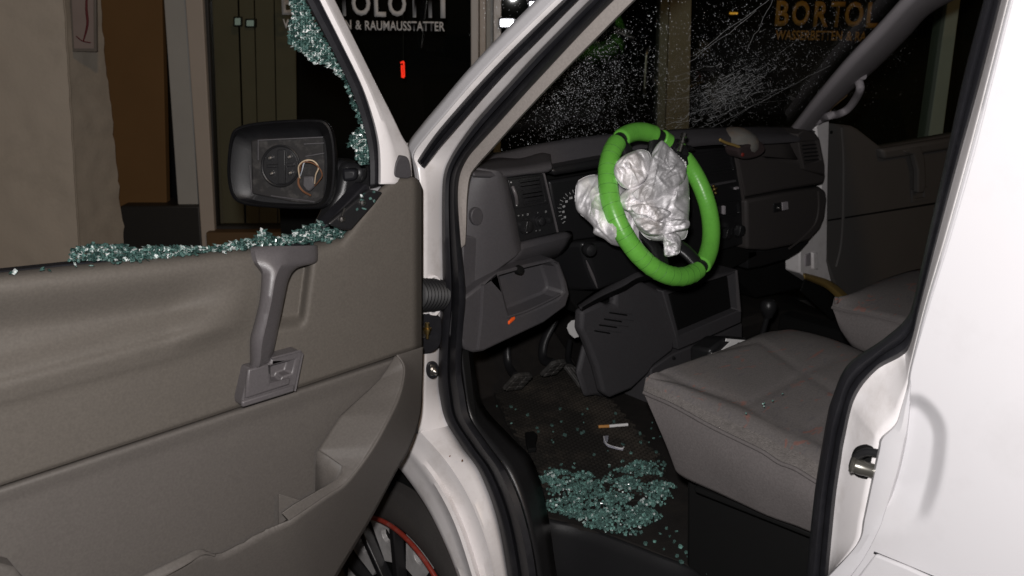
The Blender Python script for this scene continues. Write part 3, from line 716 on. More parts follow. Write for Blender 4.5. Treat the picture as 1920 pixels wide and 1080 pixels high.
# ---- the far (passenger) door and jamb
fj = part('far_jamb', van)
slab('far_jamb_panel', [aY(u, v, 1.53) for u, v in [(1530, 238), (1545, 210), (1556, 212), (1553, 330), (1551, 480), (1556, 512), (1580, 524), (1606, 552), (1560, 552), (1500, 512), (1500, 470), (1520, 440), (1538, 420), (1540, 330)]], (0, .06, 0), WHITED, fj, .006)
slab('jamb_bracket', [aY(u, v, 1.525) for u, v in [(1511, 478), (1521, 474), (1521, 498), (1511, 500)]], (0, .02, 0), PTRIM, fj, .003)
slab('jamb_bracket', [aY(u, v, 1.522) for u, v in [(1525, 474), (1534, 474), (1535, 506), (1526, 505)]], (0, .03, 0), WHITED, fj, .004)
c0 = cr([(1506, 512, 0), (1530, 518, 0), (1556, 527, 0), (1580, 543, 0), (1604, 566, 0)], 24); c1 = cr([(1508, 523, 0), (1526, 530, 0), (1548, 540, 0), (1566, 556, 0), (1582, 578, 0)], 24)
loft('sill_strip', [[aY(a.lerp(b, k).x, a.lerp(b, k).y, 1.50 + h) for a, b in zip(c0, c1)] for k, h in ((0, .02), (.1, 0), (.5, -.01), (1, .0))], LITSILL_CAP, fj, .003)  # yellowish light on the far sill put into the strip's colour
loft('far_wheel_box', [[aY(a.lerp(b, k).x, a.lerp(b, k).y, 1.505 + h) for a, b in zip(c1, [Vector((1500, 545, 0)).lerp(Vector((1560, 600, 0)), i / 23) for i in range(24)])] for k, h in ((0, .02), (.1, 0), (1, .0))], BLKM, fj, .003)
pd = part('passenger_door', van)
pdo = [(1548, 236), (1556, 231), (1598, 236), (1610, 242), (1653, 276), (1700, 268), (1800, 250), (1900, 236), (1900, 640), (1600, 640), (1560, 520), (1549, 490), (1547, 440), (1549, 330)]
slab('door_trim', [PD(u, v) for u, v in pdo], PD_N * .05, DOORG, pd, .008)
f0 = cr([(1578, 238, 0), (1582, 300, 0), (1581, 400, 0), (1577, 460, 0), (1568, 500, 0)], 30)
tube('trim_crease', [PD(p.x, p.y, .003) for p in f0], .006, DOORG, pd, n=6)
slab('trim_groove', [PD(u, v, .001) for u, v in [(1552, 412), (1800, 372), (1800, 376), (1552, 415)]], PD_N * .004, BLKM, pd)
slab('trim_armrest', [PD(u, v, .03) for u, v in [(1655, 280), (1900, 240), (1900, 262), (1660, 300)]], PD_N * .04, DOORG, pd, .012)
slab('pull_handle', [PD(u, v, .035) for u, v in [(1695, 282), (1728, 274), (1735, 300), (1737, 345), (1733, 362), (1722, 362), (1722, 320), (1714, 290), (1698, 288)]], PD_N * .025, DOORG, pd, .006)
recess('handle_base', [PD(u, v, .008) for u, v in [(1711, 356), (1742, 350), (1742, 374), (1712, 379)]], [PD(u, v, .008) for u, v in [(1715, 360), (1734, 356), (1734, 370), (1716, 373)]], PD_N * .02, .012, DOORG, pd)
lathe('trim_clip', PD(1559, 248, .003), -PD_N, ((-.002, .006), (.002, .005), (.003, .001)), BLKM, pd, n=10)
slab('door_frame', [PD(u, v, -.02) for u, v in [(1553, 240), (1560, 205), (1590, 180), (1590, 150), (1572, 150), (1545, 215)]], PD_N * .03, WHITED, pd, .004)
slab('window_glass', [PD(u, v, -.025) for u, v in [(1556, 250), (1566, 200), (1640, 90), (1760, -60), (2000, -60), (2000, 300), (1655, 300)]], PD_N * .004, SPANE, pd)

# ---- dashboard
da = part('dashboard', van)
def ys(name, pts, y, dep, m, par=da, bevel=.004, seg=2):
    return slab(name, [aY(u, v, y) for u, v in pts], (0, dep, 0), m, par, bevel, seg)
# top pad from the glass down to its rear edge
f0 = px([(870, 312), (905, 296), (960, 282), (1040, 266), (1150, 252), (1300, 242), (1420, 238), (1500, 240), (1545, 246)], 60)
f1 = px([(872, 322), (893, 318), (945, 322), (1030, 312), (1140, 292), (1290, 268), (1376, 262), (1440, 262), (1500, 258)], 60)
rows = []
for k, h in ((-.4, -.03), (0, 0), (.3, .006), (.7, .006), (.92, .002), (1.0, -.012)):
    row = []
    for a, b in zip(f0, f1):
        A = WS(a.x, a.y, .02); Bb = aY(b.x, b.y, 1.44); p = A.lerp(Bb, k); p.z += h; row.append(p)
    rows.append(row)
loft('dash_top', rows, DASH, da, .004, sharp=0)
# pod: left facet, ridge, panel surround
G = lambda u, v, y: aY(u, v, y)
n = 24
e0 = px([(893, 314), (884, 345), (879, 395), (876, 447), (872, 500), (870, 554)], n)
e1 = px([(934, 322), (941, 355), (951, 405), (960, 462), (905, 520), (872, 556)], n)
e1 = px([(934, 320), (940, 350), (949, 400), (958, 452), (964, 472), (966, 480)], n)
pf = px([(951, 334), (957, 360), (966, 400), (974, 440), (977, 454), (980, 462)], n)
rows = []
for (ea, eb, k, y) in ((e0, e1, -.25, 1.40), (e0, e1, 0, 1.385), (e0, e1, .5, 1.372), (e0, e1, .85, 1.362), (e0, e1, 1.0, 1.360), (e1, pf, .3, 1.361), (e1, pf, .7, 1.368), (e1, pf, 1, 1.380), (e1, pf, 1.3, 1.40)):
    rows.append([aY(a.lerp(b, k).x, a.lerp(b, k).y, y) for a, b in zip(ea, eb)])
loft('pod_side', rows, DASH, da, .004, sharp=0)
# lower pointed part of the facet
slab('pod_lower', [aY(u, v, 1.378) for u, v in [(868, 440), (958, 455), (966, 476), (936, 505), (905, 528), (873, 556), (866, 552)]], (0, .12, 0), DASH, da, .004)
slab('pod_cap', cr([aY(895 + 11 * math.cos(t), 406 + 17 * math.sin(t), 1.371) for t in [i * 6.283 / 16 for i in range(16)]], 24, True), (0, .01, 0), DASH, da, .002)
# top roll of the pod with its overhang
r0 = px([(886, 320), (934, 316), (980, 312), (1018, 305), (1033, 303)], 30); r1 = px([(886, 330), (936, 332), (985, 326), (1022, 322), (1034, 316)], 30)
rows = []
for k, y in ((-1.8, 1.50), (-.6, 1.43), (0, 1.385), (.4, 1.366), (.8, 1.362), (1, 1.368), (1.05, 1.42)):
    rows.append([aY(a.lerp(b, k).x, a.lerp(b, k).y, y) for a, b in zip(r0, r1)])
loft('pod_roll', rows, DASH, da, .004, sharp=0)
# bevel under the panel
loft('pod_under', [[aY(u, v, y) for u, v, y in r] for r in ([(960, 458, 1.375), (1000, 446, 1.385), (1045, 436, 1.40), (1072, 432, 1.41)], [(965, 470, 1.362), (1005, 459, 1.367), (1048, 448, 1.375), (1074, 440, 1.39)], [(950, 490, 1.375), (995, 480, 1.38), (1040, 468, 1.39), (1066, 462, 1.40)], [(936, 505, 1.40), (985, 493, 1.41), (1035, 482, 1.42), (1052, 474, 1.43)], [(936, 508, 1.5), (985, 497, 1.5), (1035, 486, 1.5), (1052, 478, 1.5)])], DASH, da, .004, sharp=40, sub=1)
# switch and vent panel
sp = part('switch_panel', van)
ys('panel_face', [(948, 334), (1020, 325), (1046, 436), (974, 454)], 1.372, .05, BLK, sp, .002)
ys('panel_edge', [(1020, 325), (1022, 325), (1048, 435), (1046, 436)], 1.368, .02, GREYP, sp, .0005)
av = part('air_vent', van)
recess('vent_frame', [aY(u, v, 1.368) for u, v in [(953, 338), (1017, 329), (1029, 381), (966, 392)]], [aY(u, v, 1.368) for u, v in [(973, 340), (1013, 334), (1023, 377), (983, 385)]], (0, .03, 0), .022, BLK, av, .0012, BLKM)
for i in range(6):
    v = 341 + i * 7.2; du = i * 1.6
    ys('vent_slat', [(974 + du, v + 1), (1013 + du, v - 5), (1013.6 + du, v - 2.5), (974.6 + du, v + 3.5)], 1.372, .012, BLK, av, .0006)
for i in range(5):
    u = 980 + i * 8
    ys('vent_blade', [(u, 339 - i), (u + 1.5, 339 - i), (u + 10.5, 382 - i * 1.2), (u + 9, 382 - i * 1.2)], 1.380, .008, BLK, av)
tube('vent_thumbwheel', cr([aY(u, v, 1.366 - h) for u, v, h in ((961, 350, 0), (965, 360, .006), (968, 370, .006), (969, 382, 0))], 14), .004, GREYP, av, n=8)
for u, v in ((958, 342), (968.5, 385)):
    lathe('vent_dot', aY(u, v, 1.366), (0, -1, 0), ((0, .0016), (.001, .0014)), PRINT, av, n=10)
def knob(name, u, v, y, r, dep, m, par, pointer=True):
    lathe(name, aY(u, v, y), (0, -1, .1), ((0, r), (dep * .3, r), (dep * .35, r * .82), (dep * .9, r * .75), (dep, r * .6), (dep * 1.02, .0)), m, par, n=22)
    if pointer: box('knob_grip', aY(u, v, y - dep), (r * .16, 0, 0), (0, dep * .5, 0), (r * .15, 0, r * .7), m, par, .001)
knob('rotary_switch', 984, 424, 1.371, .017, .016, BLK, sp)
box('switch_pointer', aY(985.5, 432, 1.353), (.0009, 0, 0), (0, .001, 0), (.0035, 0, -.0055), PRINT, sp)
knob('rotary_switch', 1010, 414, 1.371, .013, .014, BLK, sp, False)
knob('rotary_switch', 1029, 412, 1.371, .009, .007, BLK, sp, False)
for u, v, b in ((971, 406, 'o'), (979, 405, 'x'), (988, 404, 'D'), (1007, 401, '='), (1022, 399, 'D'), (1004, 435, '='), (1011, 434, '='), (994, 426, 'o')):
    text('symbol', b, aY(u, v, 1.370), (1, 0, 0), (0, 0, 1), .007, PRINTD, sp)
# dark housing behind the wheel
ic = part('instrument_cluster', van)
ys('cluster_back', [(1012, 300), (1130, 285), (1310, 262), (1400, 262), (1420, 480), (1260, 560), (1090, 590), (1040, 520)], 1.50, .08, BLKM, ic)
ys('cluster_face', [(1030, 340), (1160, 318), (1290, 300), (1300, 410), (1170, 440), (1050, 455)], 1.47, .02, BLK, ic, .006)
gc = (1086, 394)
for i in range(25):
    t = R(218 - i * 11); r0 = 34; r1 = 38 if i % 2 else 40
    p = [aY(gc[0] + r * math.cos(t) , gc[1] - r * math.sin(t), 1.466) for r in (r0, r1)]
    tube('gauge_tick', p, .0007, PRINT, ic, n=4)
for i, s in enumerate(('20', '40', '60', '80', '100', '120', '140')):
    t = R(207 - i * 22); text('gauge_number', s, aY(gc[0] + 27 * math.cos(t) - 3, gc[1] - 27 * math.sin(t) + 3, 1.465), (1, 0, 0), (0, 0, 1), .008, PRINT, ic, align='CENTER')
ys('cluster_hood', [(1034, 316), (1140, 296), (1300, 272), (1310, 284), (1150, 312), (1040, 330)], 1.40, .12, BLK, da, .01)
# storage bin under the pod
sb = part('storage_bin', van)
recess('bin_body', [aY(u, v, 1.352) for u, v in [(868, 560), (905, 532), (936, 511), (985, 497), (1036, 485), (1050, 492), (1063, 525), (1069, 552), (1062, 575), (1020, 606), (960, 634), (905, 660), (890, 662), (874, 656), (863, 635)]],
       [aY(u, v, 1.352) for u, v in [(936, 516), (985, 503), (1032, 491), (1044, 500), (1054, 530), (1057, 548), (1046, 560), (1000, 580), (958, 598), (952, 580)]], (0, .2, 0), .045, DASH, sb, .008, fshrink=.9)
tube('bin_crease', cr([aY(u, v, 1.351) for u, v in ((905, 534), (904, 560), (902, 600), (896, 655))], 20), .004, DASH, sb, n=6)
tube('bin_lip', cr([aY(u, v, 1.350) for u, v in ((950, 595), (985, 584), (1030, 563), (1050, 552))], 14), .003, DASH, sb, n=6)
lathe('bin_latch', aY(970, 505, 1.36), (0, -1, 0), ((0, .010), (.012, .009), (.013, .001)), BLKM, da, n=14)
ol = thing('lighter', 'small orange plastic lighter lying in the storage bin below the switch panel', 'lighter')
box('lighter_body', aY(957, 600, 1.356), (.011, .002, .003), (0, .006, 0), (0, 0, .004), ORANGE, ol, .002)
box('lighter_cap', aY(966, 597, 1.358), (.003, 0, .001), (0, .005, 0), (0, 0, .004), METAL, ol, .001)
# steering column shroud and stalk
sc = part('steering_column', van)
slab('column_shroud', [aY(u, v, 1.40) for u, v in [(1092, 452), (1150, 450), (1200, 470), (1240, 490), (1232, 512), (1160, 530), (1122, 546), (1104, 500)]], (0, .2, -.05), BLK, sc, .015, 3)
tube('column_highlight', cr([aY(u, v, 1.395) for u, v in ((1099, 488), (1106, 505), (1114, 524), (1120, 540))], 14), [.001 + .003 * math.sin(i / 13 * 3.14) for i in range(14)], GREYP, sc, n=6)  # grey tube standing for the highlight on the black shroud
lathe('stalk_knob', aY(1105, 468, 1.34), (-.3, -1, 0), ((-.02, .008), (-.012, .014), (0, .016), (.01, .013), (.014, .003)), BLK, sc, n=16)
# centre stack
cs = part('centre_stack', van)
ys('stack_panel', [(1290, 282), (1376, 275), (1386, 320), (1395, 374), (1401, 456), (1352, 470), (1290, 480)], 1.47, .1, BLK, cs, .004)
cv = part('air_vent', van)
recess('vent_frame', [aY(u, v, 1.464) for u, v in [(1296, 290), (1374, 279), (1382, 322), (1302, 332)]], [aY(u, v, 1.464) for u, v in [(1302, 294), (1370, 284), (1376, 318), (1308, 327)]], (0, .03, 0), .024, BLK, cv, .001, BLKM)
for i in range(5):
    v = 298 + i * 7; ys('vent_slat', [(1303 + i, v + 1), (1371 + i, v - 9), (1371.5 + i, v - 6.5), (1303.5 + i, v + 3.5)], 1.468, .012, BLK, cv, .0006)
ys('stack_shelf', [(1332, 346), (1380, 337), (1381, 341), (1333, 350)], 1.462, .01, DASH, cs, .001)
ys('stack_button', [(1380, 352), (1386, 350), (1386, 354), (1380, 356)], 1.462, .01, PTRIM, cs, .001)
recess('ashtray', [aY(u, v, 1.463) for u, v in [(1336, 384), (1389, 376), (1391, 402), (1338, 411)]], [aY(u, v, 1.463) for u, v in [(1340, 388), (1385, 381), (1387, 399), (1342, 407)]], (0, .03, 0), .01, BLK, cs, .001)
ys('ashtray_tab', [(1358, 386), (1361, 386), (1361, 402), (1358, 402)], 1.461, .01, PTRIM, cs, .001)
ys('stack_edge', [(1376, 275), (1379, 275), (1392, 340), (1398, 375), (1404, 455), (1401, 456), (1395, 374), (1386, 320)], 1.462, .03, DASHR, cs, .001)
knob('heater_knob', 1384, 432, 1.466, .021, .018, BLK, cs)
knob('heater_knob', 1360, 438, 1.466, .019, .016, BLK, cs)
pn = thing('trinket', 'small gold ornament hanging on the dark centre panel beside the wheel', 'ornament')
for du, dv, rr_ in ((0, -6, .005), (2, 0, .006), (4, 7, .005), (-2, 3, .004), (5, -2, .004)):
    lathe('gold_bead', aY(1338 + du, 355 + dv, 1.452), (0, -1, .2), ((-rr_, .0005), (-rr_ * .7, rr_ * .7), (0, rr_), (rr_ * .7, rr_ * .7), (rr_, .0005)), BRASS, pn, n=9)
# passenger side
ys('dash_right_upper', [(1376, 272), (1400, 276), (1440, 296), (1500, 300), (1500, 256), (1512, 243), (1530, 248), (1538, 258), (1549, 330), (1544, 346), (1470, 357), (1396, 371), (1388, 330)], 1.46, .12, DASHR, da, .010, 3)
rows = [[WS(u, v, .03) for u, v in ((1380, 246), (1420, 243), (1460, 243), (1500, 244))], [aY(u, v, 1.49) for u, v in ((1380, 268), (1420, 262), (1460, 258), (1500, 252))], [aY(u, v, 1.462) for u, v in ((1382, 292), (1420, 292), (1465, 296), (1502, 300))]]
loft('dash_shelf', rows, DASHR, da, .004, sharp=0)
recess('side_pod', [aY(u, v, 1.448) for u, v in [(1496, 252), (1508, 244), (1526, 247), (1536, 258), (1546, 310), (1546, 330), (1508, 318), (1501, 290)]], [aY(u, v, 1.448) for u, v in [(1503, 266), (1534, 263), (1541, 300), (1510, 308)]], (0, .08, 0), .03, DASHR, da, .004, BLKM)
rv = part('air_vent', van)
for i in range(5):
    v = 272 + i * 7; ys('vent_slat', [(1504 + i * 1.2, v), (1535 + i * 1.2, v - 3), (1535.5 + i * 1.2, v - .5), (1504.5 + i * 1.2, v + 2.5)], 1.456, .012, BLK, rv, .0006)
gb = part('glove_box', van)
ys('glove_lid', [(1400, 375), (1470, 362), (1538, 350), (1549, 358), (1551, 372), (1547, 408), (1538, 430), (1518, 452), (1480, 462), (1440, 470), (1402, 468)], 1.452, .12, DASHR, gb, .010, 3)
tube('lid_crease', cr([aY(u, v, 1.451) for u, v in ((1534, 358), (1535, 390), (1528, 420), (1505, 446), (1480, 466))], 24), .004, DASHR, gb, n=6)
ys('lock_plate', [(1451, 382), (1477, 378), (1478, 394), (1452, 399)], 1.449, .01, BLK, gb, .002)
ys('lock_latch', [(1467, 380), (1478, 378), (1479, 393), (1468, 395)], 1.446, .01, PTRIM, gb, .002)
lathe('lock_barrel', aY(1461, 390, 1.449), (0, -1, 0), ((0, .006), (.004, .006), (.005, .003)), METAL, gb, n=14)
ys('glove_lower', [(1402, 470), (1480, 464), (1520, 452), (1500, 474), (1478, 486), (1430, 500), (1402, 505)], 1.50, .1, BLK, gb, .006)
ys('dash_lower', [(1350, 472), (1404, 462), (1430, 500), (1480, 488), (1510, 470), (1512, 540), (1420, 560), (1380, 520)], 1.62, .1, BLKM, da, .01)
# cap lying on the dash
cp = thing('cloth_cap', 'camouflage cloth cap with dark brim lying on the dash beside the vent', 'cap')
cc0 = aY(1384, 268, 1.455)
lathe('cap_crown', cc0, (.1, -.25, 1), ((-.01, .058), (.006, .060), (.022, .054), (.034, .040), (.042, .015)), CAPC, cp, n=22)
tube('cap_trim', cr([aY(u, v, 1.408) for u, v in ((1350, 262), (1362, 268), (1376, 272), (1386, 276))], 10), .004, LITSILL_CAP, cp, n=6)
slab('cap_brim', cr([aY(u, v, 1.40) for u, v in [(1386, 280), (1400, 273), (1418, 264), (1432, 268), (1436, 282), (1426, 293), (1404, 299), (1390, 296)]], 24, True), (0, .05, .004), CAPD, cp, .010, 3)
lathe('cap_badge', aY(1392, 290, 1.399), (0, -1, 0), ((0, .006), (.003, .005), (.004, .001)), mat('dull_red_badge', (0.18, 0.018, 0.012), rough=.6), cp, n=10)

# ---- knee console
kc = part('knee_console', van)
ys('console_panel', [(1092, 584), (1120, 571), (1132, 567), (1140, 572), (1155, 571), (1155, 545), (1192, 529), (1210, 531), (1239, 545), (1250, 575), (1267, 633), (1262, 659), (1226, 687), (1215, 703), (1184, 731), (1145, 747), (1132, 738), (1120, 690), (1101, 641), (1090, 620)], 1.44, .03, DASHD, kc, .010, 3)
for (u, v, w_, l2) in ((1143, 584, 34, 8), (1133, 596, 34, 22), (1124, 607, 34, 22), (1115, 618, 30, 20)):
    ys('grille_slot', [(u, v + 1), (u + w_, v + 6), (u + w_, v + 9), (u, v + 4)], 1.438, .006, BLKM, kc)
    ys('grille_rib', [(u, v - 1), (u + w_ + l2, v + 5), (u + w_ + l2, v + 6.5), (u, v + .5)], 1.4365, .004, DASHD, kc, .0005)
ys('console_foot', [(1098, 645), (1112, 655), (1140, 690), (1180, 725), (1146, 748), (1120, 742), (1100, 745), (1085, 700)], 1.53, .02, DASHD, kc, .012)
lathe('console_screw', aY(1127, 717, 1.526), (0, -1, .1), ((0, .008), (.004, .007), (.005, .003)), BLK, kc, n=12)
recess('cubby', [aY(u, v, 1.425) for u, v in [(1242, 546), (1290, 530), (1382, 505), (1390, 590), (1389, 606), (1330, 632), (1272, 656), (1268, 634)]], [aY(u, v, 1.425) for u, v in [(1254, 552), (1378, 512), (1386, 582), (1274, 630)]], (0, .15, 0), .14, DASHD, kc, .003, BLKM, .9)
ys('cubby_inside', [(1254, 552), (1378, 512), (1386, 582), (1274, 630)], 1.452, .05, BLKM, kc)
ys('cubby_trim', [(1381, 508), (1383, 507), (1390, 584), (1388, 585)], 1.420, .01, GREYP, kc, .0006)
ys('console_side', [(1221, 692), (1262, 664), (1332, 636), (1392, 606), (1392, 640), (1335, 690), (1220, 760)], 1.45, .1, DASHD, kc, .004)
for k in range(3):
    lathe('console_peg', aY(1262 + (0, 9, 21)[k], (671, 611, 619)[k], (1.44, 1.46, 1.46)[k]), (0, -1, 0), ((0, .005), (.006, .004)), METAL if k else BLK, kc, n=10)
wp = thing('torn_paper', 'torn white paper scrap hanging under the dash beside the console', 'paper')
slab('paper_scrap', [aY(u, v, 1.56) for u, v in [(1066, 608), (1073, 601), (1080, 600), (1077, 607), (1082, 603), (1083, 614), (1088, 620), (1086, 631), (1077, 634), (1068, 626), (1064, 616)]], (0, .002, 0), PAPER, wp)
# valance edge above the console
v0 = cr([(1085, 575, 0), (1120, 552, 0), (1165, 528, 0), (1200, 510, 0), (1260, 500, 0)], 24); v1 = cr([(1090, 582, 0), (1128, 562, 0), (1170, 545, 0), (1205, 526, 0), (1265, 520, 0)], 24)
loft('valance', [[aY(a.lerp(b, k).x, a.lerp(b, k).y, y) for a, b in zip(v0, v1)] for k, y in ((-.5, 1.46), (0, 1.40), (.5, 1.385), (1, 1.43))], DASHD, kc, .004)
# gear lever
gl = part('gear_lever', van)
gk = aY(1441, 574, 1.30)
lathe('gear_knob', gk, (0, .1, 1), ((-.035, .010), (-.022, .017), (-.008, .023), (.008, .023), (.017, .017), (.021, .004)), BLK, gl, n=20)
tube('gear_rod', [gk + Vector((0, 0, -.03)), gk + Vector((.0, .05, -.32))], [.008, .009], BLK, gl)
lathe('gear_boot', gk + Vector((0, .05, -.36)), (0, 0, 1), ((0, .08), (.04, .07), (.06, .055), (.1, .05), (.13, .03), (.2, .015)), BLKM, gl, n=18)

# ---- pedals
pe_ = part('pedals', van)
def pedal(name, c, wv, hv, m=RUB, rows_=3, cols=2):
    """pad with raised ribs; c centre, wv half width, hv half height"""
    wv = Vector(wv); hv = Vector(hv); nn = wv.cross(hv).normalized()
    if nn.y > 0: nn = -nn
    q = [c - wv - hv * .9, c - wv * .4 - hv, c + wv * .6 - hv, c + wv - hv * .7, c + wv * .9 + hv * .8, c + wv * .5 + hv, c - wv * .5 + hv, c - wv * .95 + hv * .75]
    slab(name, q, -nn * .012, m, pe_, .003)
    for i in range(rows_):
        for j in range(cols):
            a = c + wv * (-.9 + 1.8 * (j + .5) / cols) + hv * (-.9 + 1.8 * (i + .5) / rows_) + nn * .001
            box('pad_stud', a, wv * (.72 / cols), hv * (.70 / rows_), nn * .003, m, pe_, .0015)
PW = mat('worn_pedal_rubber', (.04, .038, .036), rough=.6, spec=.4, var=.4, vscale=40, dirt=(.16, .15, .14), dscale=60, damt=.7)
pedal('clutch_pad', aY(973, 718, 1.70), (.036, 0, -.008), (.007, -.020, .028), PW, 3, 2)
tube('pedal_arm', cr([aY(965, 703, 1.73), aY(953, 685, 1.78), aY(950, 650, 1.80), aY(955, 600, 1.80)], 14), .012, BLK, pe_, flat=.6)
pedal('brake_pad', aY(1040, 692, 1.68), (.032, 0, -.004), (.005, -.020, .026), PW, 3, 2)
tube('pedal_arm', cr([aY(1036, 680, 1.73), aY(1018, 672, 1.78), aY(1020, 640, 1.80), aY(1040, 600, 1.80)], 14), .014, BLK, pe_, flat=.6)
pedal('throttle_pad', aY(1085, 706, 1.66), (.022, 0, -.006), (-.014, .030, .036), PW, 1, 3)
tube('pedal_arm', cr([aY(1076, 692, 1.70), aY(1065, 672, 1.76), aY(1068, 640, 1.80)], 12), .009, BLK, pe_)

# ---- driver seat
se = part('driver_seat', van)
near = [(1207, 735), (1222, 742), (1263, 760), (1330, 797), (1385, 824), (1430, 846), (1460, 866), (1491, 878), (1535, 905), (1580, 930), (1640, 965)]
bott = [(1270, 880), (1274, 888), (1300, 903), (1347, 924), (1395, 947), (1430, 963), (1460, 974), (1490, 984), (1525, 998), (1570, 1015), (1640, 1040)]
farr = [(1236, 718), (1262, 707), (1330, 674), (1402, 641), (1430, 626), (1462, 620), (1491, 619), (1547, 633), (1619, 660), (1680, 690), (1760, 730)]
ns = 70
a_ = px(near, ns); b_ = px(bott, ns); c_ = px(farr, ns)
NX = 1.265
def topq(t, k):
    i = t
    A = aX(a_[i].x, a_[i].y, NX); Cc = aZ(c_[i].x, c_[i].y, .965); p = A.lerp(Cc, k); return p
rows = []
for j in range(41):
    k = j / 40; row = []
    for i in range(ns):
        p = topq(i, k); s = i / (ns - 1)
        crown = .028 * (1 - (2 * k - 1) ** 4) * (1 - .3 * s) + .010 * math.exp(-((k - .10) / .06) ** 2)
        # projected position for seams
        cv_ = M.transposed() @ (p - EYE); u = cv_.x / cv_.z * FPX + 960; v = cv_.y / cv_.z * FPX + 540
        g = 0
        for sa, sb_ in (((1225, 718), (1290, 742)), ((1290, 742), (1390, 778)), ((1390, 778), (1440, 812)), ((1440, 812), (1580, 872)), ((1397, 780), (1505, 722)), ((1505, 722), (1590, 680)), ((1490, 840), (1570, 790)), ((1330, 680), (1420, 660)), ((1420, 660), (1520, 730)), ((1520, 730), (1600, 780))):
            d = segd(u, v, sa, sb_); g = max(g, math.exp(-(d / 5.0) ** 2))
        p = p + Vector((0, 0, crown - .0032 * g + .0025 * noise.noise(p * 9)))
        row.append(p)
    rows.append(row)
edge = [[aX(p.x, p.y, NX - .004) + Vector((0, 0, -.012)) for p in a_], [aX(p.x, p.y, NX - .003) + Vector((0, 0, -.004)) for p in a_]]
ct = loft('cushion_top', edge[1:] + rows, SEAT, se, .004, sharp=0)
ct.data.materials.append(mat('woven_bolster_cloth', (0.1403, 0.1275, 0.1207), rough=.95, spec=.1, var=.2, vscale=260, bump=.9, bscale=420, dirt=(0.07225, 0.0663, 0.06375), dscale=42, damt=.7, speck=.09))
for f_ in ct.data.polygons:
    if f_.index // (ns - 1) < 3: f_.material_index = 1
rows = []
for j in range(25):
    k = j / 24; row = []
    for i in range(ns):
        q = a_[i].lerp(b_[i], k); p = aX(q.x, q.y, NX + .012 * k - .012 * math.sin(k * math.pi))
        p.x += .002 * noise.noise(p * 14); row.append(p)
    rows.append(row)
loft('cushion_side', rows, SEATS, se, .004, sharp=0)
tube('piping', [aX(p.x, p.y, NX - .005) + Vector((0, 0, -.001)) for p in a_], .0038, SEATS, se, n=8)
# front face of the cushion, turned away from the camera
fr = [rows[k][0] for k in range(25)]
loft('cushion_front', [fr, [p + Vector((.25, .035, 0)) for p in fr], [p + Vector((.50, .0, .01)) for p in fr]], SEATS, se, .004, sharp=0)
sbx = [aX(u, v, 1.30) for u, v in [(1262, 905), (1284, 912), (1640, 1060), (1640, 1300), (1275, 1300)]]
slab('seat_base', [(1.34, .93, .80), (1.34, .45, .80), (1.34, .45, .42), (1.34, .90, .42)], (.42, 0, 0), BLKM, se, .01)
slab('seat_runner', [aX(u, v, 1.285) for u, v in [(1300, 912), (1640, 1046), (1640, 1058), (1302, 924)]], (.02, 0, 0), BLKM, se, .004)

slab('backrest', [(1.29, .44, .90), (1.75, .44, .90), (1.72, .30, 1.52), (1.32, .30, 1.52)], (0, -.10, -.02), SEATS, se, .03, 3)
slab('headrest', [(1.40, .27, 1.56), (1.64, .27, 1.56), (1.62, .24, 1.74), (1.42, .24, 1.74)], (0, -.07, -.01), SEATS, se, .02, 3)
# ---- passenger seat
p2 = part('passenger_seat', van)
slab('backrest', [(2.00, .44, .90), (2.48, .44, .90), (2.45, .32, 1.50), (2.03, .32, 1.50)], (0, -.10, -.02), SEATS, p2, .03, 3)
tn = [(1560, 576), (1580, 582), (1620, 588), (1660, 598), (1690, 606), (1740, 618)]
tf = [(1566, 570), (1592, 560), (1640, 532), (1690, 514), (1720, 506), (1780, 496)]
bn = [(1578, 622), (1600, 652), (1630, 668), (1660, 680), (1690, 690), (1740, 700)]
m_ = 30
A_, F_, B2 = px(tn, m_), px(tf, m_), px(bn, m_)
rows = []
for j in range(13):
    k = j / 12; row = []
    for i in range(m_):
        A = aX(A_[i].x, A_[i].y, 1.98); Fq = aZ(F_[i].x, F_[i].y, .98); p = A.lerp(Fq, k) + Vector((0, 0, .02 * math.sin(k * math.pi))); row.append(p)
    rows.append(row)
loft('cushion_top', rows, SEAT, p2, .004, sharp=0)
loft('cushion_side', [[aX(a.lerp(b, k).x, a.lerp(b, k).y, 1.98 - .01 * math.sin(k * 3.14)) for a, b in zip(A_, B2)] for k in (0, .2, .4, .6, .8, 1)], SEATS, p2, .004, sharp=0)
tube('piping', [aX(p.x, p.y, 1.977) for p in A_], .004, SEATS, p2, n=6)
slab('seat_base', [(1.99, .95, .8), (1.99, .45, .8), (1.99, .45, FZ), (1.99, .95, FZ)], (.5, 0, 0), BLKM, p2, .01)
# black and white bag between the seats
bg_ = thing('paper_bag', 'black bag with bold white letters lying between the seats', 'bag')
slab('bag_body', [aY(u, v, 1.12) for u, v in [(1332, 656), (1350, 642), (1362, 634), (1402, 634), (1420, 649), (1420, 714), (1334, 714)]], (0, .06, -.01), BLK, bg_, .008)
slab('bag_print', [aY(u, v, 1.118) for u, v in [(1362, 635), (1400, 638), (1397, 643), (1384, 642), (1362, 662), (1349, 661), (1370, 641), (1361, 640)]], (0, .002, 0), PAPER, bg_)
slab('bag_print', [aY(u, v, 1.118) for u, v in [(1334, 662), (1346, 663), (1343, 667), (1336, 674)]], (0, .002, 0), PAPER, bg_)

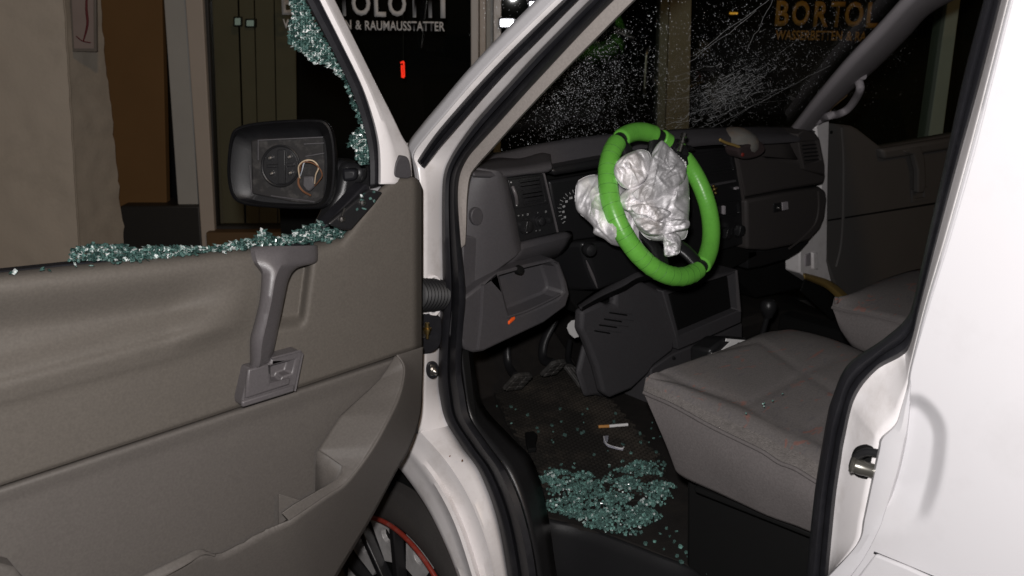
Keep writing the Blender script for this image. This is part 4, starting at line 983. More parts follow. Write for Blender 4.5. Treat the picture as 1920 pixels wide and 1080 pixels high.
# ---- rear door pillar and body side
bp = part('rear_pillar', van)
K0 = [(1974, -480), (1947, -380), (1926, -300), (1905, -220), (1883, -140), (1862, -60), (1854, -30), (1847, 0), (1810, 140), (1777, 290), (1745, 430), (1716, 560), (1701, 598), (1658, 637), (1591, 685), (1562, 748), (1552, 786), (1533, 897), (1523, 980), (1514, 1080), (1506, 1200)]
K1 = [(2006, -480), (1979, -380), (1958, -300), (1937, -220), (1915, -140), (1894, -60), (1886, -30), (1877, 0), (1838, 150), (1796, 300), (1756, 450), (1724, 575), (1702, 655), (1641, 694), (1601, 748), (1581, 830), (1575, 868), (1566, 930), (1559, 1000), (1552, 1080), (1545, 1200)]
nk = 150
k0 = cr([(a, b, 0) for a, b in K0], nk); k1 = cr([(a, b, 0) for a, b in K1], nk)
seal('seal_strip', k0, k1, XF, RUB, sealp, prof=((0, -.03), (0, .004), (.1, .016), (.3, .02), (.5, .014), (.58, .004), (.66, .012), (.85, .016), (.97, .008), (1, -.006)))
# jamb from seal to the skin lip, upper and lower
L1 = [(2022, -480), (1995, -380), (1974, -300), (1953, -220), (1931, -140), (1910, -60), (1902, -30), (1893, 0), (1855, 150), (1816, 300), (1774, 450), (1738, 570), (1708, 690), (1703, 722), (1692, 762), (1680, 796), (1653, 822), (1648, 842), (1634, 907), (1620, 974), (1610, 1017), (1567, 1066), (1480, 1150)]
K1j = [(2006, -480), (1979, -380), (1958, -300), (1937, -220), (1915, -140), (1894, -60), (1886, -30), (1877, 0), (1838, 150), (1796, 300), (1756, 450), (1724, 575), (1702, 655), (1690, 664), (1660, 681), (1641, 694), (1601, 748), (1592, 785), (1570, 905), (1562, 975), (1557, 1025), (1552, 1080), (1545, 1200)]
L2 = [(2030, -480), (2003, -380), (1982, -300), (1961, -220), (1939, -140), (1918, -60), (1910, -30), (1901, 0), (1863, 150), (1825, 300), (1782, 450), (1745, 570), (1711, 690), (1709, 725), (1705, 762), (1700, 810), (1697, 830), (1686, 880), (1672, 926), (1660, 962), (1648, 995), (1612, 1060), (1540, 1150)]
jk = cr([(a, b, 0) for a, b in K1j], nk); l1 = cr([(a, b, 0) for a, b in L1], nk); l2 = cr([(a, b, 0) for a, b in L2], nk)
rows = []
for k, x in ((-.1, 1.132), (0, 1.130), (.25, 1.118), (.5, 1.104), (.8, 1.09), (1, 1.082)):
    rows.append([aX(a.lerp(b, k).x, a.lerp(b, k).y, x) for a, b in zip(jk, l1)])
loft('jamb_panel', rows, WHITED, bp, .002, sharp=0)
rows = []
for k, x in ((-.01, 1.082), (0, 1.068), (.08, 1.062), (.5, 1.060), (.92, 1.062), (1, 1.068), (1.02, 1.078)):
    rows.append([aX(a.lerp(b, k).x, a.lerp(b, k).y, x) for a, b in zip(l1, l2)])
loft('skin_lip', rows, WHITE, bp, .002, sharp=30)
# body side with the pressed recess
bs = part('body_side', van)
rows = []
Rt = 3600; nc = 130
dent = [(1705, 752), (1722, 753), (1740, 767), (1755, 788), (1762, 812), (1760, 850), (1754, 890), (1742, 935), (1726, 975), (1690, 1000)]
dpts = [(p.x, p.y) for p in cr([(a, b, 0) for a, b in dent], 60)]
def dentf(u, v):
    dd = min(segd(u, v, dpts[i], dpts[i + 1]) for i in range(0, 59, 1))
    inside = inpoly(u, v, dpts + [(1640, 1005), (1660, 752)])
    return dd if inside else -dd
for i in range(nk):
    a = l2[i]; row = []
    for j in range(nc + 1):
        k = (j / nc) ** 2.6; u = a.x + (Rt - a.x) * k; v = a.y + (Rt - a.x) * k * .30
        x = 1.052
        if j == 0: x = 1.078
        elif j == 1: x = 1.056
        if 640 < v < 1100 and u < 1850:
            x += .021 * sstep(-17, 14, dentf(u, v)) * sstep(1010, 900, v)
        row.append(aX(u, v, x))
    rows.append(row)
loft('side_panel', rows, WHITE, bs, .002, sharp=0)
slab('side_step', [aX(1560, 1150, 1.04), aX(1605, 1085, 1.04), aX(1640, 1040, 1.04), aX(1700, 1064, 1.04), aX(1745, 1084, 1.04), aX(2100, 1240, 1.04), aX(1900, 1500, 1.04)], (.008, 0, 0), WHITE, bs, .003)
tube('panel_seam', [aX(1639, 1036, 1.046), aX(1690, 1057, 1.046), aX(1745, 1080, 1.046), aX(2000, 1185, 1.046)], .0016, RUB, bs, n=6)
# latch striker on the jamb
st = part('door_striker', van)
slab('striker_plate', cr([aX(u, v, 1.086) for u, v in [(1596, 862), (1604, 846), (1622, 840), (1646, 844), (1648, 890), (1630, 900), (1606, 894), (1596, 880)]], 26, True), (.012, .006, 0), BLKM, st, .002)
tube('striker_loop', cr([aX(u, v, 1.070) for u, v in [(1646, 850), (1625, 848), (1606, 858), (1600, 872), (1600, 880)]], 20), .006, BLK, st, n=8)
lathe('striker_pin', aX(1594, 870, 1.062), aX(1640, 884, 1.074) - aX(1594, 870, 1.062), ((0, .0095), (.003, .0115), (.006, .0095), (.014, .0105), (.02, .0095), (.045, .0095), (.05, .006)), METAL if 0 else mat('oily_steel', (.14, .135, .12), rough=.3, metal=.7, var=.3, vscale=60), st, n=18)

# ---- front wheel
fw = part('front_wheel', van)
WX, WY, WZ = 1.085, 1.567, .191
WR = .273
wc = Vector((WX, WY, WZ)); ax = Vector((-1, 0, 0))
lathe('tyre', wc + Vector((.16, 0, 0)), ax, ((0, WR), (.01, WR + .06), (.03, WR + .085), (.10, WR + .085), (.13, WR + .075), (.15, WR + .045), (.155, WR + .012), (.15, WR), (.05, WR - .01)), TYRE, fw, n=80)
tube('rim_ring', [wc + Vector((0, math.cos(t) * WR, math.sin(t) * WR)) for t in [i * 6.283 / 90 for i in range(90)]], .0062, RED, fw, n=8, closed=True)
lathe('brake_disc', wc + Vector((.09, 0, 0)), ax, ((0, .05), (0, .235), (.012, .235), (.012, .05)), BLKM, fw, n=40)
for i in range(10):
    t0 = R(36 * i + 16)
    u = Vector((0, math.cos(t0), math.sin(t0))); s = Vector((0, -math.sin(t0), math.cos(t0)))
    slab('spoke', [wc + u * .05 + s * .012 + ax * -.01, wc + u * .05 - s * .012 + ax * -.01, wc + u * (WR - .008) - s * .010, wc + u * (WR - .008) + s * .010], (.03, 0, 0), BLK, fw, .004)
    t1 = t0 + R(18); u = Vector((0, math.cos(t1), math.sin(t1))); s = Vector((0, -math.sin(t1), math.cos(t1)))
    ring = [wc + u * .145 + s * .035, wc + u * .145 - s * .035, wc + u * (WR - .022) - s * .06, wc + u * (WR - .012), wc + u * (WR - .022) + s * .06]
    hole = [wc + u * .215 + (u * math.cos(q) + s * math.sin(q)) * .019 for q in [k * 6.283 / 12 for k in range(12)]]
    ring = [p + Vector((.03, 0, 0)) for p in ring]; hole = [p + Vector((.03, 0, 0)) for p in hole]
    recess('rim_window', ring, hole, (.015, 0, 0), .012, ALLOY, fw, .001, BLKM)
lathe('hub_cap', wc + Vector((.02, 0, 0)), ax, ((0, .06), (.02, .058), (.03, .04), (.034, .005)), BLK, fw, n=24)

# ================================================================ driver door
dr = part('driver_door', van)
top = [(-260, 541), (-150, 528), (0, 512), (150, 497), (300, 482), (400, 471), (470, 464), (600, 454), (640, 446), (662, 424), (690, 387), (715, 352), (735, 338), (752, 333), (772, 332), (783, 337), (789, 350)]
seam = lambda u: 910 - .3291 * u
def offU(u, v, t):
    o = 0.0
    edge_h = interp([(x, y) for x, y in top], u)
    d = v - edge_h
    o += -.035 * math.exp(-max(0, d) / 9.0) * (1 - sstep(590, 680, u)) - .012 * math.exp(-max(0, d) / 5.0) * sstep(590, 680, u)
    # hollow band and the bulge of the arm rest, both fading out towards the grab handle
    f = 1 - sstep(330, 470, u + .25 * (v - 500))
    hollow = -.030 * sstep(25, 110, d) * (1 - sstep(-150, -95, v - (742 - .30 * u)) * 0) * f
    ridge = 716 - .262 * u
    bul = .030 * math.exp(-((v - ridge) / (46 if v < ridge else 26)) ** 2) * (1 - sstep(330, 490, u))
    o += hollow * (1 - sstep(ridge - 10, ridge + 40, v)) + bul
    # hand space right of the handle
    r = sstep(497, 515, u) * (1 - sstep(572, 592, u - (v - 480) * -.13 + 0)) * sstep(458, 500, v + 30) * (1 - sstep(592, 628, v + (u - 500) * .12))
    o -= .030 * r
    # softly rounded right edge
    o -= .030 * sstep(770, 792, u) ** 2
    # chamfer above the seam
    o -= .006 * sstep(-7, 0, v - seam(u))
    return o
cols = 300; rws = 150; rows = []
for j in range(rws + 1):
    t = j / rws; row = []
    for i in range(cols + 1):
        u = -260 + (791 + 260) * i / cols
        v0_ = interp(top, u); v1_ = seam(u); v = v0_ + (v1_ - v0_) * t
        row.append(D(u, v, offU(u, v, t)))
    rows.append(row)
loft('upper_trim', rows, TRIM, dr, .004, sharp=0)
# trim return along the right edge and top
re = [r[-1] for r in rows]
loft('trim_return', [re, [p + Vector((.006, .02, 0)) for p in re], [p + Vector((.004, .07, 0)) for p in re]], TRIM, dr, .003)
# lower trim
lowb = [(-260, 1400), (0, 1400), (560, 1200), (600, 1140), (635, 1072), (696, 970), (745, 876), (765, 843), (785, 790), (790, 740), (793, 652)]
rows = []
for j in range(61):
    t = (j / 60) ** 1.6; row = []
    for i in range(121):
        u = -260 + (792 + 260) * i / 120; v0_ = seam(u) + 1.5
        v1_ = 1400 if u < 560 else interp([(560, 1200), (600, 1140), (635, 1072), (696, 970), (745, 876), (765, 843), (785, 790), (790, 740), (793, 655)], u)
        v1_ = max(v1_, v0_ + 2); v = v0_ + (v1_ - v0_) * t
        o = -.010 + .016 * sstep(0, 9, v - v0_) - .004 * sstep(9, 40, v - v0_) - .02 * sstep(780, 793, u)
        row.append(D(u, v, o))
    rows.append(row)
loft('lower_trim', rows, TRIM2, dr, .004, sharp=0)
# map pocket
Cr = [(743, 666, .016), (757, 690, .034), (748, 740, .060), (725, 790, .080), (700, 836, .088), (672, 876, .088), (643, 909, .088), (614, 927, .088), (570, 956, .088), (545, 974, .088), (524, 983, .080), (490, 998, .074), (414, 1038, .074), (373, 1036, .080), (280, 1084, .088), (150, 1150, .088), (0, 1220, .088), (-250, 1330, .088)]
Ob = [(793, 650, .0), (791, 715, .0), (787, 780, .0), (767, 840, .0), (745, 878, .0), (720, 925, .0), (696, 970, .0), (668, 1018, .0), (635, 1074, .0), (615, 1110, .0), (595, 1145, .0), (565, 1190, .0), (480, 1240, .0), (430, 1270, .0), (340, 1300, .0), (200, 1340, .0), (0, 1400, .0), (-250, 1480, .0)]
nn_ = 160
def blend(ptsA, n_): return lin(ptsA, n_) if 0 else cr(ptsA, n_)
ca = cr(Cr, nn_); ob = cr(Ob, nn_)
rows = []
for j in range(17):
    k = j / 16; row = []
    for i in range(nn_):
        p = ca[i].lerp(ob[i], k); o = ca[i].z + (ob[i].z - ca[i].z) * k ** 1.15
        jag = 0
        if j == 0 and 524 > ca[i].x > 395: jag = noise.noise(Vector((ca[i].x / 7, 2, 0))) * 5 + noise.noise(Vector((ca[i].x / 2.5, 5, 0))) * 2
        row.append(D(p.x, p.y + jag, o))
    rows.append(row)
loft('pocket_front', rows, TRIM2, dr, .003, sharp=0)
Li = [(741, 668, .010), (728, 690, .012), (712, 712, .012), (690, 733, .012), (662, 758, .013), (637, 781, .016), (616, 812, .02), (596, 844, .026), (620, 859, .046), (641, 873, .066), (641, 886, .074), (630, 900, .080), (604, 915, .085), (580, 929, .085), (552, 945, .085), (528, 962, .084)]
Cw_ = [(744, 667, .015), (753, 680, .029), (757, 694, .037), (753, 722, .052), (747, 742, .060), (733, 775, .075), (718, 805, .083), (700, 836, .088), (684, 860, .088), (670, 878, .088), (655, 896, .088), (641, 910, .088), (612, 928, .088), (590, 943, .088), (565, 960, .088), (541, 976, .088)]
def pl(pts, n_):
    pts = [Vector(p) for p in pts]; out = []
    for k in range(n_):
        t = k / (n_ - 1) * (len(pts) - 1); i = min(int(t), len(pts) - 2); out.append(pts[i].lerp(pts[i + 1], t - i))
    return out
la = pl(Li, 121); lb = cr(Cw_, 121); rows = []
for j in range(15):
    k = j / 14; row = []
    for a, b in zip(la, lb):
        p = a.lerp(b, k); o = a.z + (b.z - a.z) * k; row.append(D(p.x, p.y, o))
    rows.append(row)
loft('pocket_rim', rows, TRIM2, dr, .003, sharp=0)
loft('pocket_end', [[D(596, 844, .026), D(620, 859, .042), D(641, 873, .056), D(640, 888, .062)], [D(592, 870, .015), D(610, 885, .02), D(625, 900, .03), D(628, 910, .04)], [D(590, 960, .012), D(605, 960, .02), D(615, 960, .03), D(620, 960, .04)]], TRIM2, dr, .003, sharp=0)
slab('pocket_divider', [D(523, 926, .04), D(565, 938, .05), D(560, 960, .05), D(523, 985, .035)], DOOR_N * .004, TRIM2, dr, .001)
# left stretch of rim
la = cr([(398, 1044, .072), (375, 1030, .076), (340, 1044, .080), (270, 1078, .084), (150, 1138, .084), (0, 1206, .084)], 50); lb = cr([(402, 1042, .076), (378, 1037, .080), (345, 1054, .088), (280, 1088, .090), (160, 1150, .090), (0, 1222, .090)], 50)
loft('pocket_rim', [[D(a.lerp(b, k).x, a.lerp(b, k).y, a.z + (b.z - a.z) * k) for a, b in zip(la, lb)] for k in (0, .3, .7, 1, 1.6)], TRIM2, dr, .003, sharp=0)
slab('pocket_rim', [D(u, v, .05) for u, v in [(-60, 1050), (0, 1058), (30, 1066), (52, 1092), (40, 1110), (-60, 1090)]], DOOR_N * .04, TRIM2, dr, .006)
# white shell behind the trim
sh = [(-260, 560), (0, 530), (300, 500), (600, 470), (660, 450), (735, 352), (770, 345), (782, 380), (783, 650), (779, 740), (760, 830), (690, 965), (560, 1190), (300, 1400), (-260, 1400)]
slab('door_shell', [D(u, v, -.05) for u, v in sh], DOOR_N * .07, WHITE, dr, .01)
# window channel along the sill
slab('sill_rubber', [D(u, v, -.030) for u, v in [(-260, 533), (0, 509), (150, 493), (300, 478), (470, 460), (612, 446), (612, 456), (470, 470), (300, 488), (150, 503), (0, 519), (-260, 543)]], DOOR_N * .02, RUB, dr, .002)
slab('sill_outer', [D(u, v, -.075) for u, v in [(-260, 548), (0, 521), (300, 490), (612, 458), (612, 475), (300, 505), (0, 538), (-260, 560)]], DOOR_N * .02, RUB, dr, .002)
# window frame: white pressing and its rubber run
FW0 = [(560, -80), (581, -40), (600, 0), (640, 80), (677, 157), (697, 215), (708, 262), (711, 300), (711, 345)]
FW1 = [(583, -80), (605, -40), (626, 0), (668, 85), (705, 160), (733, 215), (752, 255), (767, 285), (772, 345)]
w0 = px(FW0, 60); w1 = px(FW1, 60)
rows = []
for k, o in ((0, -.05), (.0, -.012), (.06, -.004), (.35, .0), (.55, -.003), (.62, -.010), (.95, -.014), (1, -.022), (1, -.06)):
    rows.append([D(a.lerp(b, k).x, a.lerp(b, k).y, o) for a, b in zip(w0, w1)])
loft('window_frame', rows, WHITED, dr, .003, sharp=40)
FR0 = [(533, -80), (553, -40), (573, 0), (612, 75), (652, 157), (674, 215), (686, 262), (692, 300), (693, 350)]
r0_ = px(FR0, 60)
rows = []
for k, o in ((0, -.05), (0, -.028), (.15, -.02), (.5, -.016), (.85, -.018), (1, -.012), (1.03, -.03)):
    rows.append([D(a.lerp(b, k).x, a.lerp(b, k).y, o) for a, b in zip(r0_, w0)])
loft('window_rubber', rows, RUB, dr, .003, sharp=40)
# frame carried on over the top, out of the picture
pt = [D(572, -80, -.02), D(520, -180, -.02), D(450, -230, -.02), D(200, -270, -.02), D(-120, -280, -.02), D(-215, -240, -.02), D(-244, -150, -.02), D(-250, 200, -.02), D(-252, 560, -.03)]
tube('frame_top', cr(pt, 40), .022, WHITED, dr, n=8)
slab('corner_cap', cr([D(u, v, .002) for u, v in [(741, 330), (742, 310), (748, 297), (757, 292), (766, 297), (770, 312), (771, 332), (756, 334)]], 26, True), DOOR_N * .02, DASH, dr, .004, 3)
# black mirror foot plate in the corner
mp_ = part('mirror_foot', van)
slab('foot_plate', [D(u, v, .012) for u, v in [(616, 420), (692, 356), (705, 357), (719, 361), (700, 386), (659, 432), (640, 430)]], DOOR_N * .012, BLK, mp_, .003)
slab('foot_seal', [D(u, v, -.01) for u, v in [(604, 430), (686, 344), (694, 350), (694, 358), (618, 424)]], DOOR_N * .03, RUB, mp_, .003)
for u, v in ((640, 411), (679, 380)):
    lathe('foot_screw', D(u, v, .012), -DOOR_N, ((0, .006), (.004, .005), (.005, .002)), METAL, mp_, n=12)
tube('foot_stud', [D(641, 404, .014), D(646, 390, .018)], .0016, METAL, mp_, n=6)
# grab handle
dh = part('door_handle', van)
HA = [(472, 463, .012), (471, 470, .02), (476, 490, .03), (490, 510, .036), (491, 530, .038), (487, 567, .040), (478, 605, .038), (470, 637, .034), (470, 677, .024), (467, 689, .018)]
HB = [(594, 460, .012), (595, 480, .02), (590, 492, .024), (556, 502, .030), (541, 522, .034), (532, 560, .036), (523, 605, .036), (514, 650, .032), (507, 677, .024), (504, 686, .018)]
ha = cr(HA, 60); hb = cr(HB, 60); rows = []
for k, o in ((0, -.03), (0, -.010), (.06, -.002), (.2, .006), (.38, .012), (.48, .0135), (.58, .010), (.8, .002), (.94, -.004), (1, -.012), (1, -.03)):
    rows.append([D(a.lerp(b, k).x, a.lerp(b, k).y, a.z + (b.z - a.z) * k + o) for a, b in zip(ha, hb)])
loft('pull_grip', rows, GREYP, dh, .002, sharp=35)
recess('handle_plate', [D(u, v, .026) for u, v in [(468, 691), (508, 681), (509, 671), (562, 657), (567, 663), (552, 734), (456, 763), (454, 752)]], [D(u, v, .026) for u, v in [(508, 686), (555, 673), (548, 700), (529, 706), (526, 714), (508, 717)]], DOOR_N * .028, .018, GREYP, dh, .0025, None, .8)
slab('release_lever', [D(u, v, .031) for u, v in [(466, 693), (505, 683), (507, 719), (546, 709), (543, 722), (461, 748)]], DOOR_N * .008, GREYP, dh, .003)
slab('plate_lip', [D(u, v, .030) for u, v in [(454, 753), (553, 722), (552, 735), (455, 765)]], DOOR_N * .008, GREYP, dh, .003)
tube('plate_edge', [D(u, v, .027) for u, v in ((509, 672), (563, 658), (567, 664), (553, 733))], .0022, GREYP, dh, n=6)

# ---- broken glass of the door window
def sheet(name, poly, pf, cell, th, tilt, parent, m=CRUMB, gap=.9, keep=1.0, seed=1, zj=.0):
    rnd = random.Random(seed); us = [p[0] for p in poly]; vs_ = [p[1] for p in poly]
    nu = int((max(us) - min(us)) / cell) + 2; nv = int((max(vs_) - min(vs_)) / cell) + 2
    gx = {}
    def node(i, j):
        if (i, j) not in gx:
            gx[i, j] = (min(us) + (i + (.5 if j % 2 else 0)) * cell + rnd.uniform(-.36, .36) * cell, min(vs_) + j * cell * .9 + rnd.uniform(-.36, .36) * cell)
        return gx[i, j]
    bm = bmesh.new()
    nrm = (pf(us[0] + 5, vs_[0], 0) - pf(us[0], vs_[0], 0)).cross(pf(us[0], vs_[0] + 5, 0) - pf(us[0], vs_[0], 0)).normalized()
    for i in range(-1, nu):
        for j in range(-1, nv):
            q = [node(i, j), node(i + 1, j), node(i + 1, j + 1), node(i, j + 1)]
            cx = sum(p[0] for p in q) / 4; cy = sum(p[1] for p in q) / 4
            if not inpoly(cx, cy, poly) or rnd.random() > keep: continue
            oz = rnd.uniform(-zj, zj)
            P = [pf(cx + (p[0] - cx) * gap, cy + (p[1] - cy) * gap, oz) for p in q]
            c = sum(P, Vector()) / 4
            rot = Matrix.Rotation(rnd.gauss(0, tilt), 3, Vector((rnd.uniform(-1, 1), rnd.uniform(-1, 1), rnd.uniform(-1, 1))).normalized())
            f = [bm.verts.new(c + rot @ (p - c)) for p in P]; b = [bm.verts.new(c + rot @ (p - c + nrm * th * rnd.uniform(.7, 1.2))) for p in P]
            cf = sum((x.co for x in f), Vector()) / 4; gi = [bm.verts.new(cf + (x.co - cf) * .62 - nrm * 0) for x in f]
            dn_ = (f[1].co - f[0].co).cross(f[3].co - f[0].co).normalized() * (.0012)
            if dn_.dot(EYE - cf) < 0: dn_ = -dn_
            for x in gi: x.co += dn_
            g2 = [bm.verts.new(x.co) for x in gi]
            for a in range(4):
                bm.faces.new((f[a], b[a], b[(a + 1) % 4], f[(a + 1) % 4])).material_index = 1
                bm.faces.new((f[a], f[(a + 1) % 4], gi[(a + 1) % 4], gi[a])).material_index = 1
            bm.faces.new(g2).material_index = 0
            bm.faces.new(b[::-1]).material_index = 1
    bmesh.ops.recalc_face_normals(bm, faces=bm.faces)
    me = bpy.data.meshes.new(name); bm.to_mesh(me); bm.free(); me.materials.append(CCELL); me.materials.append(CEDGE); return link(name, me, None, parent, 'stuff')
gd = lambda u, v, o: D(u, v, -.022 + o)
edge_sh = [(520, -80), (536, -40), (572, 0), (591, 36), (610, 73), (631, 112), (648, 142), (663, 181), (680, 218), (688, 242), (692, 272), (692, 299), (690, 335), (682, 346), (678, 343), (676, 309), (670, 299), (667, 279), (653, 275), (655, 262), (661, 251), (676, 239), (670, 218), (658, 193), (652, 169), (643, 145), (628, 136), (607, 120), (588, 118), (576, 104), (561, 96), (545, 86), (540, 62), (546, 36), (549, 18), (543, 0), (515, -40), (500, -80)]
sheet('edge_glass', edge_sh, gd, 5.2, .004, .35, dr, seed=4)
sill_sh = [(130, 481), (140, 467), (170, 456), (225, 456), (260, 465), (320, 460), (370, 464), (430, 455), (480, 446), (486, 434), (496, 430), (507, 436), (512, 444), (540, 440), (575, 423), (605, 415), (618, 427), (640, 433), (656, 433), (650, 446), (600, 454), (470, 464), (400, 473), (300, 485), (215, 492), (130, 490)]
gs_ = lambda u, v, o: D(u, v, -.018 + o)
sheet('sill_glass', sill_sh, gs_, 5.2, .005, .5, dr, seed=9, zj=.008)
sheet('sill_glass', [(0, 508), (100, 498), (215, 488), (400, 468), (600, 448), (655, 436), (660, 446), (600, 458), (400, 475), (215, 496), (100, 507), (0, 517)], lambda u, v, o: D(u, v, .0 + o), 5.5, .005, .7, dr, keep=.20, seed=12)
sheet('sill_glass', [(676, 365), (700, 358), (716, 366), (700, 384), (660, 415), (640, 420)], lambda u, v, o: D(u, v, .016 + o), 4, .003, .7, dr, keep=.07, seed=5)

# ---- the outside mirror, its glass missing
mm = part('door_mirror', van)
ring = [(432, 258), (445, 240), (480, 231), (540, 226), (596, 225), (613, 232), (622, 250), (627, 285), (627, 330), (622, 365), (608, 386), (580, 391), (520, 389), (465, 384), (440, 374), (429, 350), (426, 310)]
rg = cr([(a, b, 0) for a, b in ring], 60, True); cxm, cym = 527, 308
def rs(s, o, dx=0, dy=0): 
    q = [MI(cxm + dx + (p.x - cxm) * s, cym + dy + (p.y - cym) * s, o) for p in rg]; return q + q[:1]
loft('mirror_housing', [rs(.40, -.12, 30, 10), rs(.8, -.10, 20, 6), rs(.98, -.05, 8, 2), rs(1.02, -.01, 2), rs(1.0, .004), rs(.965, .006), rs(.945, .0), rs(.90, -.03, -4, 4), rs(.80, -.042, 8, 8), rs(.5, -.044, 8, 8), rs(.05, -.044, 8, 8)], mat('mirror_black', (.008, .008, .009), rough=.42, spec=.3, var=.2, bump=.15, bscale=700, dirt=(.025, .025, .025), dscale=30, damt=.4), mm, sharp=50)
slab('mirror_backing', [MI(u, v, -.040) for u, v in [(470, 264), (484, 260), (606, 256), (610, 340), (606, 372), (590, 384), (540, 378), (500, 370), (472, 364)]], MIR_N * .006, mat('dusty_black_backing', (.016, .015, .015), rough=.7, spec=.3, var=.4, vscale=30, dirt=(.08, .075, .07), dscale=40, damt=.8), mm, .003)
def ell(u, v, rx, ry, o, n_=26): return [MI(u + rx * math.cos(i * 6.283 / n_), v + ry * math.sin(i * 6.283 / n_), o) for i in range(n_)]
slab('mirror_motor', ell(526, 311, 35, 38, -.028), MIR_N * .012, BLK, mm, .003)
tube('motor_rim', ell(526, 311, 35, 38, -.027, 40), .0022, BLK, mm, n=6, closed=True)
slab('motor_rib', [MI(u, v, -.022) for u, v in [(520, 281), (534, 281), (535, 345), (521, 345)]], MIR_N * .006, BLK, mm, .001)
slab('motor_rib', [MI(u, v, -.024) for u, v in [(500, 309), (552, 306), (552, 312), (500, 315)]], MIR_N * .005, BLK, mm, .001)
for u, v in ((507, 296), (543, 294), (510, 325), (545, 324)):
    lathe('motor_screw', MI(u, v, -.026), -MIR_N, ((0, .0036), (.006, .0034), (.007, .002)), METAL, mm, n=10)
for a, b in (((484, 263), (606, 257)), ((484, 263), (484, 300)), ((570, 270), (608, 268)), ((573, 293), (608, 287)), ((508, 367), (590, 378)), ((468, 310), (472, 364))):
    tube('backing_rib', [MI(a[0], a[1], -.036), MI(b[0], b[1], -.036)], .0014, DASH, mm, n=5)
slab('cable_shroud', [MI(u, v, -.024) for u, v in [(568, 330), (588, 330), (590, 350), (580, 360), (574, 358), (566, 348)]], MIR_N * .01, GREYP if 0 else DASH, mm, .004)
WIRE = mat('cream_wire', (.55, .43, .3), rough=.5); WIREB = mat('brown_wire', (.16, .075, .04), rough=.5); WIREP = mat('pale_blue_wire', (.4, .42, .46), rough=.5)
tube('wire', cr([MI(u, v, o) for u, v, o in ((562, 334, -.025), (560, 312, -.01), (572, 301, -.002), (588, 302, 0), (597, 314, -.004), (592, 328, -.012), (590, 344, -.025))], 30), .0013, WIRE, mm, n=6)
tube('wire', cr([MI(u, v, o) for u, v, o in ((562, 322, -.02), (566, 306, -.006), (580, 304, -.002), (596, 312, .002), (604, 328, -.004), (596, 342, -.016), (588, 350, -.03))], 30), .0013, WIREB, mm, n=6)
tube('wire', cr([MI(u, v, o) for u, v, o in ((563, 330, -.02), (567, 318, -.008), (570, 306, -.006), (578, 300, -.002))], 16), .0012, WIREP, mm, n=6)
tube('wire', cr([MI(u, v, o) for u, v, o in ((560, 334, -.02), (560, 346, -.012), (568, 358, -.012), (582, 366, -.026))], 16), .002, WIREB, mm, n=6)
slab('mirror_arm', [MI(u, v, -.05) for u, v in [(612, 300), (645, 303), (660, 309), (684, 312), (684, 342), (660, 350), (640, 372), (612, 384)]], MIR_N * .06, BLK, mm, .012, 3)
slab('mirror_arm', [MI(u, v, -.03) for u, v in [(640, 316), (668, 318), (668, 338), (642, 342)]], MIR_N * .03, RUB, mm, .006)
slab('arm_root', [D(u, v, -.13) for u, v in [(650, 306), (700, 306), (700, 370), (630, 430), (600, 440), (640, 360)]], DOOR_N * .04, BLK, mm, .01)

# ================================================================ steering wheel
sw_ = part('steering_wheel', van)
ta = R(29); tb = R(3.5)
WN = Vector((math.sin(tb) * math.cos(ta), -math.cos(tb) * math.cos(ta), math.sin(ta))).normalized()
d0 = ray(1241, 381); SWC = EYE + d0 * (1.575 / d0.x)
E1 = WN.cross(Vector((0, 0, 1))).normalized()
if E1.x < 0: E1 = -E1
E2 = WN.cross(E1).normalized()
if E2.z < 0: E2 = -E2
SR = .1685; ST = .0205
def SWP(u, v, o=0): return aP(u, v, SWC + WN * o, WN)
def ang(u, v):
    p = SWP(u, v) - SWC; return math.atan2(p.dot(E2), p.dot(E1))
def arc(a0, a1, n_, rad=SR): return [SWC + (E1 * math.cos(a0 + (a1 - a0) * i / (n_ - 1)) + E2 * math.sin(a0 + (a1 - a0) * i / (n_ - 1))) * rad for i in range(n_)]
tube('rim', arc(0, 2 * math.pi * 79 / 80, 80), ST * .78, BLK, sw_, n=14, closed=True, up=WN)
# spokes
HUBC = SWC - WN * .055
def spoke(u, v, wd):
    a = ang(u, v); e = E1 * math.cos(a) + E2 * math.sin(a); s = e.cross(WN)
    P = [SWC + e * (SR - .004), SWC + e * (SR - .05) - WN * .012, SWC + e * .07 - WN * .045]
    rows = []
    for k in (-1, -.6, 0, .6, 1):
        rows.append([p + s * wd * k * f + WN * (.008 * (1 - k * k)) for p, f in zip(cr(P, 10), [1 + .3 * i / 9 for i in range(10)])])
    loft('spoke', rows, BLK, sw_, .012, sharp=0)
gaps = [(1172, 268, .02), (1228, 231, .03), (1248, 478, .030), (1308, 500, .024)]
for u, v, wd in ((1168, 270, .014), (1226, 234, .018), (1240, 480, .02), (1312, 505, .016)): spoke(u, v, wd)
lathe('hub', HUBC - WN * .06, WN, ((0, .045), (.02, .05), (.05, .075), (.06, .07), (.065, .01)), BLK, sw_, n=28)
